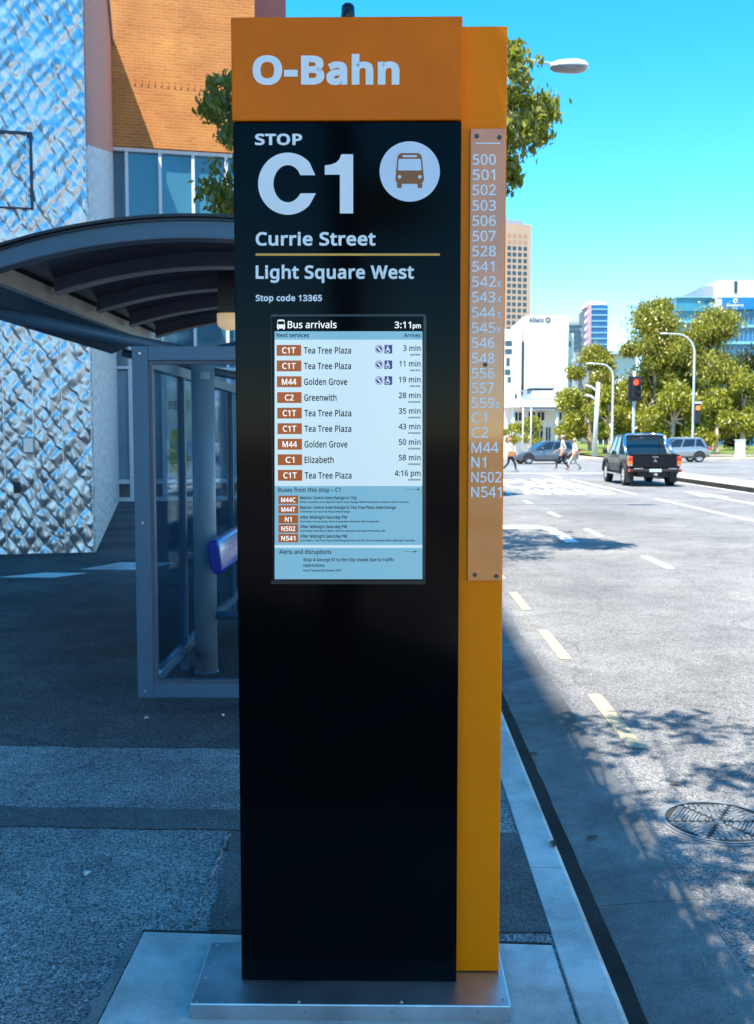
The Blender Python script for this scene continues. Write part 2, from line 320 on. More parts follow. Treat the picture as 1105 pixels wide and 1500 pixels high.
# ------------------------------------------------------------------ mesh helpers
def mats_of(m): return m if isinstance(m, (list, tuple)) else [m]
class MB:
    """collects world-space (or local) geometry and links it as ONE mesh object"""
    def __init__(s): s.v, s.f, s.mi, s.cur, s.smooth = [], [], [], 0, []
    def add(s, vs, fs, smooth=False):
        o = len(s.v); s.v += [tuple(p) for p in vs]
        for f in fs:
            s.f.append(tuple(o + i for i in f)); s.mi.append(s.cur); s.smooth.append(smooth)
        return s
    def box(s, x0, x1, y0, y1, z0, z1, m=None, c=0.0):
        """box, with chamfered vertical/horizontal edges when c > 0; m: optional 4x4"""
        if c <= 0:
            vs = [(x, y, z) for z in (z0, z1) for y in (y0, y1) for x in (x0, x1)]
            fs = [(0, 2, 3, 1), (4, 5, 7, 6), (0, 1, 5, 4), (2, 6, 7, 3), (0, 4, 6, 2), (1, 3, 7, 5)]
        else:
            bm = bmesh.new()
            bmesh.ops.create_cube(bm, size=1)
            for v in bm.verts:
                v.co = Vector(((x0 + x1) / 2 + v.co.x * (x1 - x0), (y0 + y1) / 2 + v.co.y * (y1 - y0), (z0 + z1) / 2 + v.co.z * (z1 - z0)))
            bmesh.ops.bevel(bm, geom=bm.edges[:], offset=c, segments=2, affect='EDGES', profile=0.5)
            bm.verts.index_update()
            vs = [v.co.copy() for v in bm.verts]; fs = [tuple(v.index for v in f.verts) for f in bm.faces]
            bm.free()
        if m is not None: vs = [m @ Vector(p) for p in vs]
        return s.add(vs, fs)
    def quad(s, a, b, c, d): return s.add([a, b, c, d], [(0, 1, 2, 3)])
    def cyl(s, p0, p1, r0, r1=None, n=16, caps=True, smooth=True):
        p0, p1 = Vector(p0), Vector(p1); r1 = r0 if r1 is None else r1
        d = (p1 - p0).normalized(); a = d.orthogonal().normalized(); b = d.cross(a)
        vs = [p + (a * math.cos(t) + b * math.sin(t)) * r for p, r in ((p0, r0), (p1, r1)) for t in [2 * math.pi * i / n for i in range(n)]]
        s.add(vs, [(i, (i + 1) % n, n + (i + 1) % n, n + i) for i in range(n)], smooth)
        if caps:
            o = len(s.v) - 2 * n
            s.f += [tuple(o + i for i in reversed(range(n))), tuple(o + n + i for i in range(n))]; s.mi += [s.cur] * 2; s.smooth += [False] * 2
        return s
    def tube(s, pts, rad, n=10, caps=True):
        pts = [Vector(p) for p in pts]; k = len(pts)
        rad = [rad] * k if not isinstance(rad, (list, tuple)) else rad
        vs, up = [], None
        for i, p in enumerate(pts):
            d = (pts[min(i + 1, k - 1)] - pts[max(i - 1, 0)]).normalized()
            a = d.orthogonal().normalized() if up is None else (up - d * up.dot(d)).normalized()
            up = a; b = d.cross(a)
            vs += [p + (a * math.cos(t) + b * math.sin(t)) * rad[i] for t in [2 * math.pi * j / n for j in range(n)]]
        s.add(vs, [(i * n + j, i * n + (j + 1) % n, (i + 1) * n + (j + 1) % n, (i + 1) * n + j) for i in range(k - 1) for j in range(n)], True)
        if caps:
            o = len(s.v) - k * n
            s.f += [tuple(o + j for j in reversed(range(n))), tuple(o + (k - 1) * n + j for j in range(n))]; s.mi += [s.cur] * 2; s.smooth += [False] * 2
        return s
    def prism(s, poly, fn, d0, d1):
        """poly of (a,b) swept between depths d0 and d1; fn(a,b,d) -> point"""
        n = len(poly)
        vs = [fn(a, b, d) for d in (d0, d1) for a, b in poly]
        return s.add(vs, [tuple(range(n)), tuple(reversed(range(n, 2 * n)))] + [(i, n + i, n + (i + 1) % n, (i + 1) % n) for i in range(n)])
    def loft(s, secs, caps=True, smooth=False):
        n = len(secs[0]); vs = [p for sec in secs for p in sec]
        fs = [(i * n + j, i * n + (j + 1) % n, (i + 1) * n + (j + 1) % n, (i + 1) * n + j) for i in range(len(secs) - 1) for j in range(n)]
        s.add(vs, fs, smooth)
        if caps:
            o = len(s.v) - len(vs)
            s.f += [tuple(o + j for j in reversed(range(n))), tuple(o + (len(secs) - 1) * n + j for j in range(n))]; s.mi += [s.cur] * 2; s.smooth += [False] * 2
        return s
    def ball(s, c, rx, ry, rz, n=12, m=8):
        vs = [(c[0] + rx * math.sin(math.pi * i / m) * math.cos(2 * math.pi * j / n), c[1] + ry * math.sin(math.pi * i / m) * math.sin(2 * math.pi * j / n), c[2] + rz * math.cos(math.pi * i / m)) for i in range(m + 1) for j in range(n)]
        return s.add(vs, [(i * n + j, (i + 1) * n + j, (i + 1) * n + (j + 1) % n, i * n + (j + 1) % n) for i in range(m) for j in range(n)], True)
    def build(s, name, mat, parent=None, local=False, origin=None, fix=True):
        me = bpy.data.meshes.new(name)
        vs = s.v
        ofs = Vector((0, 0, 0)); mw = Matrix.Identity(4)
        if parent is not None: mw = WM[parent.name]
        if parent is None and origin is not None: mw = Matrix.Translation(origin)
        if not local:
            inv = mw.inverted(); vs = [inv @ Vector(p) for p in vs]
        me.from_pydata([tuple(p) for p in vs], [], s.f)
        for m in mats_of(mat): me.materials.append(m)
        if len(mats_of(mat)) > 1: me.polygons.foreach_set('material_index', s.mi)
        me.polygons.foreach_set('use_smooth', s.smooth)
        if fix and len(s.f) < 60000:
            bm = bmesh.new(); bm.from_mesh(me); bmesh.ops.recalc_face_normals(bm, faces=bm.faces[:]); bm.to_mesh(me); bm.free()
        o = bpy.data.objects.new(name, me); COL.objects.link(o)
        if parent is not None: o.parent = parent
        elif origin is not None: o.location = origin
        WM[o.name] = mw
        return o
WM = {}
def tag(o, label=None, cat=None, group=None, kind=None):
    if label: o['label'] = label
    if cat: o['category'] = cat
    if group: o['group'] = group
    if kind: o['kind'] = kind
    return o
def thing(name, label, cat, loc=(0, 0, 0), rz=0.0, group=None):
    o = bpy.data.objects.new(name, None); COL.objects.link(o)
    o.empty_display_size = 0.2
    o.location = loc; o.rotation_euler = (0, 0, rz)
    WM[o.name] = Matrix.Translation(Vector(loc)) @ Matrix.Rotation(rz, 4, 'Z')
    return tag(o, label, cat, group)
def copy_tree(o, loc=None, rz=None, parent=None, label=None):
    c = o.copy(); COL.objects.link(c)
    if parent: c.parent = parent
    if loc is not None: c.location = loc
    if rz is not None: c.rotation_euler = (0, 0, rz)
    if label: c['label'] = label
    for ch in list(o.children): copy_tree(ch, parent=c)
    return c
def structure(o): return tag(o, kind='structure')

# lettering -----------------------------------------------------------
try:
    FONT = bpy.data.fonts.load(os.path.join(bpy.utils.resource_path('LOCAL'), 'datafiles', 'fonts', 'NotoSansHebrew-Regular.woff2'))
except Exception:
    FONT = None
_cap = {}
_tg = {}
def text_geo(body, bold=0.0):
    """letter outlines filled as a mesh; bold adds a mitred rim round every outline"""
    if (body, bold) in _tg: return _tg[(body, bold)]
    cu = bpy.data.curves.new('text', 'FONT'); cu.body = body
    if FONT: cu.font = FONT
    cu.size = 1.0; cu.resolution_u = 4; cu.fill_mode = 'FRONT'
    cu.space_character = 1.0 + bold * 2.2
    ob = bpy.data.objects.new('text', cu); COL.objects.link(ob)
    dg = bpy.context.evaluated_depsgraph_get()
    me = bpy.data.meshes.new_from_object(ob.evaluated_get(dg))
    bm = bmesh.new(); bm.from_mesh(me)
    bmesh.ops.remove_doubles(bm, verts=bm.verts[:], dist=1e-5)
    bm.verts.index_update()
    vs = [v.co.copy() for v in bm.verts]; fs = [tuple(v.index for v in f.verts) for f in bm.faces]
    if bold > 0:
        nx_, pv_ = {}, {}
        for f in bm.faces:
            for l in f.loops:
                if len(l.edge.link_faces) == 1: nx_[l.vert.index] = l.link_loop_next.vert.index; pv_[l.link_loop_next.vert.index] = l.vert.index
        off = {}
        for i in nx_:
            if i not in pv_: continue
            d0 = (vs[i] - vs[pv_[i]]).normalized(); d1 = (vs[nx_[i]] - vs[i]).normalized()
            n0 = Vector((d0.y, -d0.x, 0)); n1 = Vector((d1.y, -d1.x, 0)); m = n0 + n1
            if m.length < 1e-4: m = n0
            m.normalize(); k = 1.0 / max(0.6, m.dot(n0))
            off[i] = len(vs); vs.append(vs[i] + m * bold * k)
        for i, j in nx_.items():
            if i in off and j in off: fs.append((i, off[i], off[j], j))
    bm.free()
    bpy.data.objects.remove(ob); bpy.data.meshes.remove(me); bpy.data.curves.remove(cu)
    _tg[(body, bold)] = (vs, fs)
    return vs, fs
def cap_height(bold):
    if bold not in _cap:
        vs, _ = text_geo('H', bold); _cap[bold] = max(v.y for v in vs) - min(v.y for v in vs)
    return _cap[bold]
def text_into(mb, body, x0, x1, base, cap, bold, fn):
    """fit a string: left x0, right x1 (None: natural), baseline and cap height; fn(a,b) -> point"""
    vs, fs = text_geo(body, bold)
    lo, hi = min(v.x for v in vs), max(v.x for v in vs)
    k = cap / cap_height(bold)
    kx = k if x1 is None else (x1 - x0) / (hi - lo)
    mb.add([fn(x0 + (v.x - lo) * kx, base + v.y * k) for v in vs], fs)
    return mb
def tpx(mb, body, x0, x1, base, cap, bold, Y):
    return text_into(mb, body, x0, x1, 0.0, cap, bold, lambda a, b: atY(a, base - b, Y))

# ================================================================== SETTING
ROAD = -0.13
def sheet(name, mat, x0, x1, y0, y1, z, nx=1, ny=1):
    mb = MB(); mb.quad((x0, y0, z), (x1, y0, z), (x1, y1, z), (x0, y1, z)); return structure(mb.build(name, mat, fix=False))
def slab(name, mat, poly, z0, z1):
    mb = MB(); mb.prism(poly, lambda a, b, d: (a, b, d), z0, z1); return structure(mb.build(name, mat))
sheet('ground', M['soil'], -2500, 2500, -1500, 4000, -0.3)
slab('road', M['asphalt_road'], [(1.0875, -80), (120, -80), (120, 112), (-90, 112), (-90, 44.05), (1.0875, 44.05)], -0.29, ROAD)
slab('footpath', M['asphalt_path'], [(-60, -60), (0.487, -60), (0.487, 44), (-60, 44)], -0.28, 0.0)
# kerb: 1.8 m castings with rounded arris and open joints
mb = MB()
y = -20.0
while y < 44:
    L = 1.795 if y < 12 else 31.9
    prof = [(0.489, -0.28), (0.489, 0.003), (0.492, 0.006), (0.600, 0.004), (0.614, -0.004), (0.622, -0.02), (0.632, -0.16), (0.632, -0.28)]
    mb.prism(prof, lambda a, b, d: (a, d, b), y, y + L)
    y += L + 0.006
structure(mb.build('kerb', M['concrete']))
mb = MB()
y = -20.8
while y < 44:
    L = 2.69 if y < 12 else 31
    prof = [(0.60, -0.30), (0.60, -0.165), (0.70, -0.158), (0.86, -0.142), (1.075, -0.1255), (1.088, -0.131), (1.088, -0.30)]
    mb.prism(prof, lambda a, b, d: (a, d, b), y, y + L)
    y += L + 0.005
structure(mb.build('gutter', M['gutter']))
random.seed(3)
mb = MB()      # silt along the gutter's low line, its dark tone also holding kerb shade
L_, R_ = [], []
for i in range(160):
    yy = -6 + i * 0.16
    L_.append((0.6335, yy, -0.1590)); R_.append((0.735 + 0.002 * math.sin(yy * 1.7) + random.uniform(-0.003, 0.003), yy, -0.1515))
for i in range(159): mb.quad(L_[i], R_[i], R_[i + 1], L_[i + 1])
structure(mb.build('gutter_silt_shade', M['grime_and_shade'], fix=False))
# darker asphalt with shelter shade put into its colour, and repairs in the footpath
def ragged(a, b, n, amp, seed):
    r = random.Random(seed); a, b = Vector(a), Vector(b); nrm = Vector((-(b - a).y, (b - a).x)).normalized()
    return [tuple(a.lerp(b, i / n) + nrm * r.uniform(-amp, amp)) for i in range(n + 1)]
def patch(name, mat, poly, z):
    mb = MB(); mb.add([(x, y, z) for x, y in poly], [tuple(range(len(poly)))]); return structure(mb.build(name, mat, fix=False))
M['asphalt_shade_tint'] = ground_mat('shade tinted footpath asphalt', (0.10, 0.10, 0.104), 0.45, fine=140, coarse=0.6, grit=0.8, bump=0.9, pale=0.06, stain=(0.6, 0.6, 0.62), stain_scale=0.5)
patch('shade_tinted_asphalt', M['asphalt_shade_tint'], ragged((-30, 5.05), (0.487, 4.75), 260, 0.009, 21) + [(0.487, 43.9), (-30, 43.9)], 0.003)
patch('trench_repair', M['asphalt_patch'], ragged((-5.2, 3.86), (-0.1, 3.72), 60, 0.010, 1) + ragged((-0.1, 3.93), (-5.2, 4.09), 60, 0.010, 2), 0.004)
patch('trench_repair', M['asphalt_patch'], ragged((-0.60, 3.72), (-0.56, 2.95), 24, 0.008, 4) + ragged((0.487, 2.95), (0.487, 3.72), 8, 0.0, 5), 0.0045)
mb = MB()      # the raised lip of old asphalt beside the repair
pts = [(-0.612 + 0.006 * math.sin(i * 2.1), 3.71 - i * 0.0324, 0.004) for i in range(24)]
mb.tube(pts, [0.007 + 0.003 * math.sin(i * 1.3) for i in range(24)], 6)
structure(mb.build('asphalt_lip', M['asphalt_path']))
patch('mortar_edge', M['gutter'], ragged((-0.80, 2.36), (-0.765, 2.945), 18, 0.012, 8) + [(-0.75, 2.945), (-0.75, 2.36)], 0.005)
slab('concrete_pad', M['concrete'], [(-0.745, 1.2), (0.478, 1.2), (0.478, 2.865), (-0.745, 2.93)], -0.1, 0.008)
patch('pad_joint', M['grime_and_shade'], [(-0.752, 2.93), (-0.744, 2.93), (0.48, 2.865), (0.48, 2.885), (-0.752, 2.95)], 0.0055)
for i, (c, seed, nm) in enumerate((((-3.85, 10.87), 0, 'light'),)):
    patch('painted_sun_patch', M['white_wall'], [(-4.25, 10.68), (-3.62, 10.66), (-3.36, 11.04), (-3.86, 11.06)], 0.006)  # patch of sunlight on the pavement, painted as a pale sheet
patch('painted_sun_patch', M['concrete'], [(-3.55, 11.35), (-2.75, 11.3), (-2.6, 12.0), (-3.25, 12.0)], 0.006)  # second, fainter sunlit patch put in as a light-coloured sheet

# painted road markings
def strip(name, mat, x0, x1, y0, y1, z=ROAD + 0.004):
    mb = MB(); mb.quad((x0, y0, z), (x1, y0, z), (x1, y1, z), (x0, y1, z)); return structure(mb.build(name, mat, fix=False))
for k in range(4): strip('yellow_dash', M['yellow_paint'], 1.255, 1.345, 5.2 + 2.13 * k, 6.32 + 2.13 * k)
for k in range(8): strip('white_dash', M['white_paint'], 3.46, 3.57, 12.55 + 4.15 * k, 13.85 + 4.15 * k)
strip('lane_line', M['white_paint'], 7.12, 7.24, 5, 27.2)
strip('lane_line', M['white_paint'], 7.10, 7.22, 29.3, 39.6)
strip('lane_line', M['white_paint'], 7.0, 7.12, 41.5, 46)
strip('edge_line', M['white_paint'], 10.66, 10.78, 5, 40)
strip('stop_line', M['white_paint'], 0.9, 10.8, 46.6, 47.0)
strip('crossing_line', M['white_paint'], 0.9, 10.8, 52.4, 52.55)
mb = MB()      # bay outline with its rounded corner
out = [(0.9, 18.75), (2.55, 18.75), (2.85, 18.55), (2.98, 18.1), (2.98, 15.7)]
inn = [(0.9, 18.15), (2.45, 18.15), (2.68, 18.0), (2.76, 17.7), (2.76, 15.7)]
for i in range(4): mb.quad((*inn[i], ROAD + .004), (*out[i], ROAD + .004), (*out[i + 1], ROAD + .004), (*inn[i + 1], ROAD + .004))
structure(mb.build('bay_marking', M['white_paint'], fix=False))
mb = MB()      # straight-ahead arrow
z = ROAD + 0.004
mb.quad((8.98, 22.5, z), (9.14, 22.5, z), (9.14, 28.0, z), (8.98, 28.0, z)); mb.add([(8.68, 28.0, z), (9.44, 28.0, z), (9.06, 31.0, z)], [(0, 1, 2)])
structure(mb.build('lane_arrow', M['white_paint'], fix=False))
for body, y0, y1 in (('BUS', 36.9, 40.2), ('LANE', 33.2, 36.2), ('AHEAD', 29.5, 32.4)):
    mb = MB(); text_into(mb, body, 3.95, 6.75, y0, y1 - y0, 0.035, lambda a, b: (a, b, ROAD + 0.004)); structure(mb.build('road_lettering', M['white_paint'], fix=False))
# median island, far corners, park
slab('median_island', M['median'], [(10.95, 8), (12.6, 8), (12.6, 46), (12.2, 47.2), (11.35, 47.2), (10.95, 46)], -0.28, 0.02)
mb = MB(); mb.prism([(10.83, 8), (10.945, 8), (10.945, 46.1), (11.34, 47.3), (11.26, 47.4), (10.83, 46.1)], lambda a, b, d: (a, b, d), -0.28, 0.015)
structure(mb.build('median_kerb', M['grime_and_shade']))
slab('far_pavement', M['median'], [(-70, 76), (16.5, 76), (16.5, 700), (-70, 700)], -0.28, 0.0)
slab('park_path', M['median'], [(17.5, 76), (90, 76), (90, 80.5), (17.5, 80.5)], -0.28, 0.0)
mb = MB()      # lawn with a gentle swell
nx, ny = 40, 40
gv = [(17.5 + 82 * i / nx, 80.5 + 150 * j / ny, 0.0 + 0.9 * (j / ny) + 0.12 * math.sin(i * 1.1) * math.sin(j * 0.9) * (j > 0)) for j in range(ny + 1) for i in range(nx + 1)]
mb.add(gv, [(j * (nx + 1) + i, j * (nx + 1) + i + 1, (j + 1) * (nx + 1) + i + 1, (j + 1) * (nx + 1) + i) for j in range(ny) for i in range(nx)], True)
structure(mb.build('lawn', M['grass'], fix=False))
slab('park_walk', M['median'], [(24.5, 84), (31, 84), (32, 87), (25, 87)], 0.0, 0.16)

# ================================================================== THE SIGN
FY = 2.584                         # depth of the front face
sg = thing('information_sign', 'tall orange and black bus stop information sign with lit arrivals screen', 'bus stop sign', (-0.1, 2.65, 0.0))
X0, X1, XR = -0.397, 0.178, 0.297
TOP, BOT = 2.548, 0.052
mb = MB(); mb.box(X0, X1, FY, FY + 0.05, BOT, 2.293, c=0.0025); front = mb.build('front_panel', M['black_gloss'], sg)
mb = MB(); mb.box(X0 - 0.002, X1 + 0.001, FY - 0.003, FY + 0.05, 2.296, TOP, c=0.003); head = mb.build('header_panel', M['orange_cap'], sg)
mb = MB(); mb.box(X0 + 0.02, XR, FY + 0.052, FY + 0.15, BOT, 2.545, c=0.003); rear = mb.build('rear_panel', M['orange'], sg)
mb = MB(); tpx(mb, 'O-Bahn', 370.1, 585.3, 120.8, 42.8, 0.046, FY - 0.0042); mb.build('lettering', M['white_vinyl'], head, fix=False)
YT = FY - 0.0008
for body, x0, x1, base, cap, bold in (('STOP', 373.6, 442.8, 211.3, 16.6, 0.036),
        ('Currie Street', 374.7, 550.2, 358.7, 19.6, 0.028), ('Light Square West', 374.7, 606.6, 407.4, 19.6, 0.028), ('Stop code 13365', 374.7, 472, 440.5, 9.2, 0.034)):
    mb = MB(); tpx(mb, body, x0, x1, base, cap, bold, YT); mb.build('lettering', M['white_vinyl'], front, fix=False)
mb = MB()      # the big C and 1
def z4(x, y): return atY(330 + x * 0.3891, y * 0.3891, YT)
ar = [R(38 + (322 - 38) * i / 56) for i in range(57)]
cxx, cyy = 236, 691
o_ = [(cxx + 112 * math.cos(a), cyy - 117 * math.sin(a)) for a in ar]; i_ = [(cxx + 54 * math.cos(a), cyy - 70 * math.sin(a)) for a in ar]
o_[0], i_[0] = (339, 659), (283, 659); o_[-1], i_[-1] = (342, 727), (284, 727)
for i in range(1, 6):
    if o_[i][1] > 655: o_[i] = (o_[i][0], 655 - i)
    if i_[i][1] > 655: i_[i] = (i_[i][0], 655 - i)
mb.add([z4(*p) for p in o_ + i_], [(i, i + 1, 58 + i, 57 + i) for i in range(56)]); mb.build('lettering', M['white_vinyl'], front, fix=False)
mb = MB(); mb.add([z4(*p) for p in ((482, 580), (482, 803), (432, 803), (432, 657), (375, 657), (375, 622), (398, 619), (418, 611), (431, 598), (437, 580))], [(3, 0, 1, 2), (3, 4, 5, 6, 7, 8, 9, 0)])
mb.build('lettering', M['white_vinyl'], front, fix=False)
def qpx(mb, x0, x1, y0, y1, Y, sk=0.0):
    a = [atY(x0, y0, Y), atY(x1, y0, Y), atY(x1, y1, Y), atY(x0, y1, Y)]; return mb.add(a, [(0, 3, 2, 1)])
mb = MB(); qpx(mb, 374.7, 644.4, 371, 374.4, YT); mb.build('divider_line', M['line_vinyl'], front, fix=False)
def pxdisc(mb, cx, cy, r, Y, n=48, r2=None):
    p = [atY(cx + r * math.cos(2 * math.pi * i / n), cy + (r2 or r) * math.sin(2 * math.pi * i / n), Y) for i in range(n)]
    return mb.add(p, [tuple(range(n))])
def rr_px(mb, x0, x1, y0, y1, r, Y, inset_top=0.0):
    pts = []
    for cx, cy, a0 in ((x1 - r - inset_top, y0 + r, -90), (x1 - r, y1 - r, 0), (x0 + r, y1 - r, 90), (x0 + r + inset_top, y0 + r, 180)):
        for k in range(5):
            a = R(a0 + 22.5 * k); pts.append(atY(cx + r * math.cos(a), cy + r * math.sin(a), Y))
    return mb.add(pts, [tuple(range(len(pts)))])
def bus_icon(parent, cx, cy, h, m_body, m_hole, Y, big=True):
    s = h / 51.0
    mb = MB()
    rr_px(mb, cx - 21 * s, cx + 21 * s, cy - 26 * s, cy + 19 * s, 7 * s, Y, 3 * s)
    for sx in (-1, 1): rr_px(mb, cx + sx * 15 * s - 3.4 * s, cx + sx * 15 * s + 3.4 * s, cy + 14 * s, cy + 25 * s, 1.5 * s, Y - 0.00015)
    ic = mb.build('bus_pictogram', m_body, parent, fix=False)
    return ic, s
mb = MB(); pxdisc(mb, 600.4, 251, 44.2, YT, 64); disc = mb.build('pictogram_disc', M['disc'], front, fix=False)
ic, s_ = bus_icon(disc, 600.4, 250, 51, M['disc_bus'], M['disc'], YT - 0.0006)
mb = MB(); Yh = YT - 0.0011
rr_px(mb, 600.4 - 17.3, 600.4 + 17.3, 232.5, 249.5, 2, Yh, 1.0); rr_px(mb, 600.4 - 10.5, 600.4 + 10.5, 227, 230, 0.9, Yh)
pxdisc(mb, 585.6, 258.8, 2.7, Yh, 16); pxdisc(mb, 615.2, 258.8, 2.7, Yh, 16)
mb.build('pictogram_windows', M['disc'], disc, fix=False)
# screen
YB = FY - 0.004
mb = MB()
for a in ((397, 623.5, 460.5, 463.2), (397, 623.5, 850.2, 856), (397, 400.6, 463.2, 850.2), (620.6, 623.5, 463.2, 850.2)):
    p, q = atY(a[0], a[2], YB), atY(a[1], a[3], YB); mb.box(p.x, q.x, YB, FY + 0.001, q.z, p.z)
mb.build('screen_bezel', M['bezel'], front)
Y0 = FY - 0.0012
mb = MB(); p, q = atY(400.6, 463.2, Y0), atY(620.6, 850.2, Y0); mb.box(p.x, q.x, Y0, FY + 0.001, q.z, p.z); scr = mb.build('arrivals_screen', M['s_head'], sg)
Y1 = Y0 - 0.0004; Y2 = Y1 - 0.0004; Y3 = Y2 - 0.0004
for a, b in ((497.5, 712), (798.4, 802.6)):
    mb = MB(); qpx(mb, 402.5, 619, a, b, Y1); mb.build('list_field', M['s_list'], scr, fix=False)
for a, b in ((485.2, 497.5), (712, 798.4), (802.6, 848.5)):
    mb = MB(); qpx(mb, 402.5, 619, a, b, Y1); mb.build('section_field', M['s_sect'], scr, fix=False)
def z5(x, y): return 340 + x * 0.38009, 450 + y * 0.38009
def word(*a, mat='s_text', name='service_lettering', **k):
    m_ = MB(); t5(m_, *a, **k); return m_.build(name, M[mat], scr, fix=False)
def t5(mb, body, x0, x1, base, cap, bold=0.004, Y=Y2):
    a, b = z5(x0, base); c, _ = z5(x1, base); tpx(mb, body, a, c, b, cap * 0.38, bold, Y)
for a in (('Bus arrivals', 215, 403, 80, 27, 0.008), ('3:11', 627, 690, 80, 25, 0.01), ('pm', 697, 728, 80, 19, 0.02)): word(*a, mat='s_white', name='header_lettering')
a, b = z5(189, 67); ic, s_ = bus_icon(scr, a, b, 14.5, M['s_white'], M['s_head'], Y2)
mb = MB(); rr_px(mb, a - 5, a + 5, b - 5.2, b - 0.2, 0.8, Y3, 0.4); pxdisc(mb, a - 4.0, b + 2.6, 0.9, Y3, 10); pxdisc(mb, a + 4.0, b + 2.6, 0.9, Y3, 10)
mb.build('pictogram_windows', M['s_head'], scr, fix=False)
word('Next services', 171, 297, 115, 16, 0.02, name='section_lettering'); word('Arrives', 663, 727, 115, 15, 0.02, name='section_lettering')
rows = [(166, 'C1T', 'Tea Tree Plaza', 459, '3 min', 660), (226, 'C1T', 'Tea Tree Plaza', 459, '11 min', 645), (287, 'M44', 'Golden Grove', 444, '19 min', 643),
        (348, 'C2', 'Greenwith', 403, '28 min', 643), (408, 'C1T', 'Tea Tree Plaza', 460, '35 min', 643), (468, 'C1T', 'Tea Tree Plaza', 460, '43 min', 643),
        (528, 'M44', 'Golden Grove', 445, '50 min', 643), (588, 'C1', 'Elizabeth', 392, '58 min', 643), (648, 'C1T', 'Tea Tree Plaza', 461, '4:16 pm', 627)]
half = {'C1T': 26, 'M44': 28, 'C2': 17, 'C1': 17, 'M44C': 28, 'M44T': 27, 'N1': 13, 'N502': 27, 'N541': 27}
for i, (c, bd, dest, xe, tm, xt) in enumerate(rows):
    sk = 5.0 * i / 8
    a, b = z5(172 + sk, c - 21); d, e = z5(267 + sk * 0.8, c + 21)
    mb = MB(); qpx(mb, a, d, b, e, Y2); bo = mb.build('route_badge', M['s_badge'], scr, fix=False)
    mb = MB(); t5(mb, bd, 219 + sk - half[bd], 219 + sk + half[bd], c + 11, 23, 0.014, Y3); mb.build('badge_lettering', M['s_white'], scr, fix=False)
    word(dest, 277 + sk * 0.6, xe, c + 12, 25, 0.018); word(tm, xt, 727, c + 2, 22, 0.016)
    word('real-time' if i < 3 else 'scheduled', 686 if i < 3 else 679, 726, c + 20, 8, 0.03)
    if i < 3:
        mb = MB(); a, b = z5(567, c - 5); pxdisc(mb, a, b, 6.1, Y2, 28); g, h = z5(588, c - 21); k, m_ = z5(618, c + 12); qpx(mb, g, k, h, m_, Y2)
        sy = mb.build('service_symbol', M['s_navy'], scr, fix=False)
        mb = MB(); Yq = Y3
        for rr, rq in ((5.2, 4.5),):      # ring and swoosh
            n = 24
            for t in range(n):
                a0, a1 = 2 * math.pi * t / n, 2 * math.pi * (t + 1) / n
                mb.add([atY(a + r_ * math.cos(q_), b + r_ * math.sin(q_), Yq) for r_, q_ in ((rr, a0), (rr, a1), (rq, a1), (rq, a0))], [(0, 1, 2, 3)])
        mb.add([atY(a - 2.6, b - 2.4, Yq), atY(a - 1.2, b - 3.2, Yq), atY(a + 2.8, b + 2.2, Yq), atY(a + 1.4, b + 3.0, Yq)], [(0, 1, 2, 3)])
        wx, wy = z5(602, c - 3)            # seated figure with a wheel
        pxdisc(mb, wx - 0.6, wy - 4.3, 0.95, Yq, 10); qpx(mb, wx - 1.2, wx - 0.1, wy - 3.1, wy + 1.0, Yq); qpx(mb, wx - 0.1, wx + 2.2, wy - 0.1, wy + 0.8, Yq); qpx(mb, wx + 1.5, wx + 2.4, wy + 0.8, wy + 3.4, Yq); qpx(mb, wx - 0.1, wx + 1.8, wy - 1.9, wy - 1.2, Yq)
        for t in range(14):
            a0, a1 = R(60 + 15 * t), R(75 + 15 * t)
            mb.add([atY(wx - 0.3 + r_ * math.cos(q_), wy + 1.4 + r_ * math.sin(q_), Yq) for r_, q_ in ((3.3, a0), (3.3, a1), (2.6, a1), (2.6, a0))], [(0, 1, 2, 3)])
        mb.build('symbol_detail', M['s_white'], scr, fix=False)
word('Buses from this stop – C1', 178, 418, 712, 17, 0.016, name='section_lettering')
small = [(742, 'M44C', 'Marion Centre Interchange to City', 481, 'When travelling from Marion Centre Interchange M44C terminates at Stop I2 North Terrace.', 683),
         (779, 'M44T', 'Marion Centre Interchange to Tea Tree Plaza Interchange', 632, 'Terminates at Tea Tree Plaza Interchange.', 456),
         (817, 'N1', 'After Midnight Saturday PM', 443, 'via Golden Grove Road. Service operates Saturday PM-Sunday AM.', 568),
         (853, 'N502', 'After Midnight Saturday PM', 443, 'via Bridge Road and O-Bahn. Service operates Saturday PM-Sunday AM.', 592),
         (890, 'N541', 'After Midnight Saturday PM', 443, 'via O-Bahn, Tea Tree Plaza Interchange & Hancock Rd. Service operates After Midnight Saturday ...', 715)]
for c, bd, l1, e1, l2, e2 in small:
    a, b = z5(179, c - 16); d, e = z5(255, c + 16)
    mb = MB(); qpx(mb, a, d, b, e, Y2); mb.build('route_badge', M['s_badge'], scr, fix=False)
    mb = MB(); t5(mb, bd, 217 - half[bd], 217 + half[bd], c + 9, 18, 0.018, Y3); mb.build('badge_lettering', M['s_white'], scr, fix=False)
    word(l1, 263, e1, c - 2, 12, 0.025); word(l2, 263, e2, c + 12, 7, 0.03)
for a in (('Alerts and disruptions', 181, 383, 951, 17, 0.016), ('Stop 4 George St to the city closed due to traffic', 275, 625, 979, 13, 0.022), ('restrictions.', 275, 360, 1001, 13, 0.022), ('From Tuesday 09 January 2018', 275, 421, 1018, 8, 0.03)): word(*a, name='alert_lettering')
for yy, on in ((702, 7), (942, 5)):
    mb = MB()
    for k in range(8):
        a, b = z5(670 + 7 * k, yy); pxdisc(mb, a, b, 1.3 if k == on else 0.6, Y2, 10)
    mb.build('page_dots', M['s_text'], scr, fix=False)
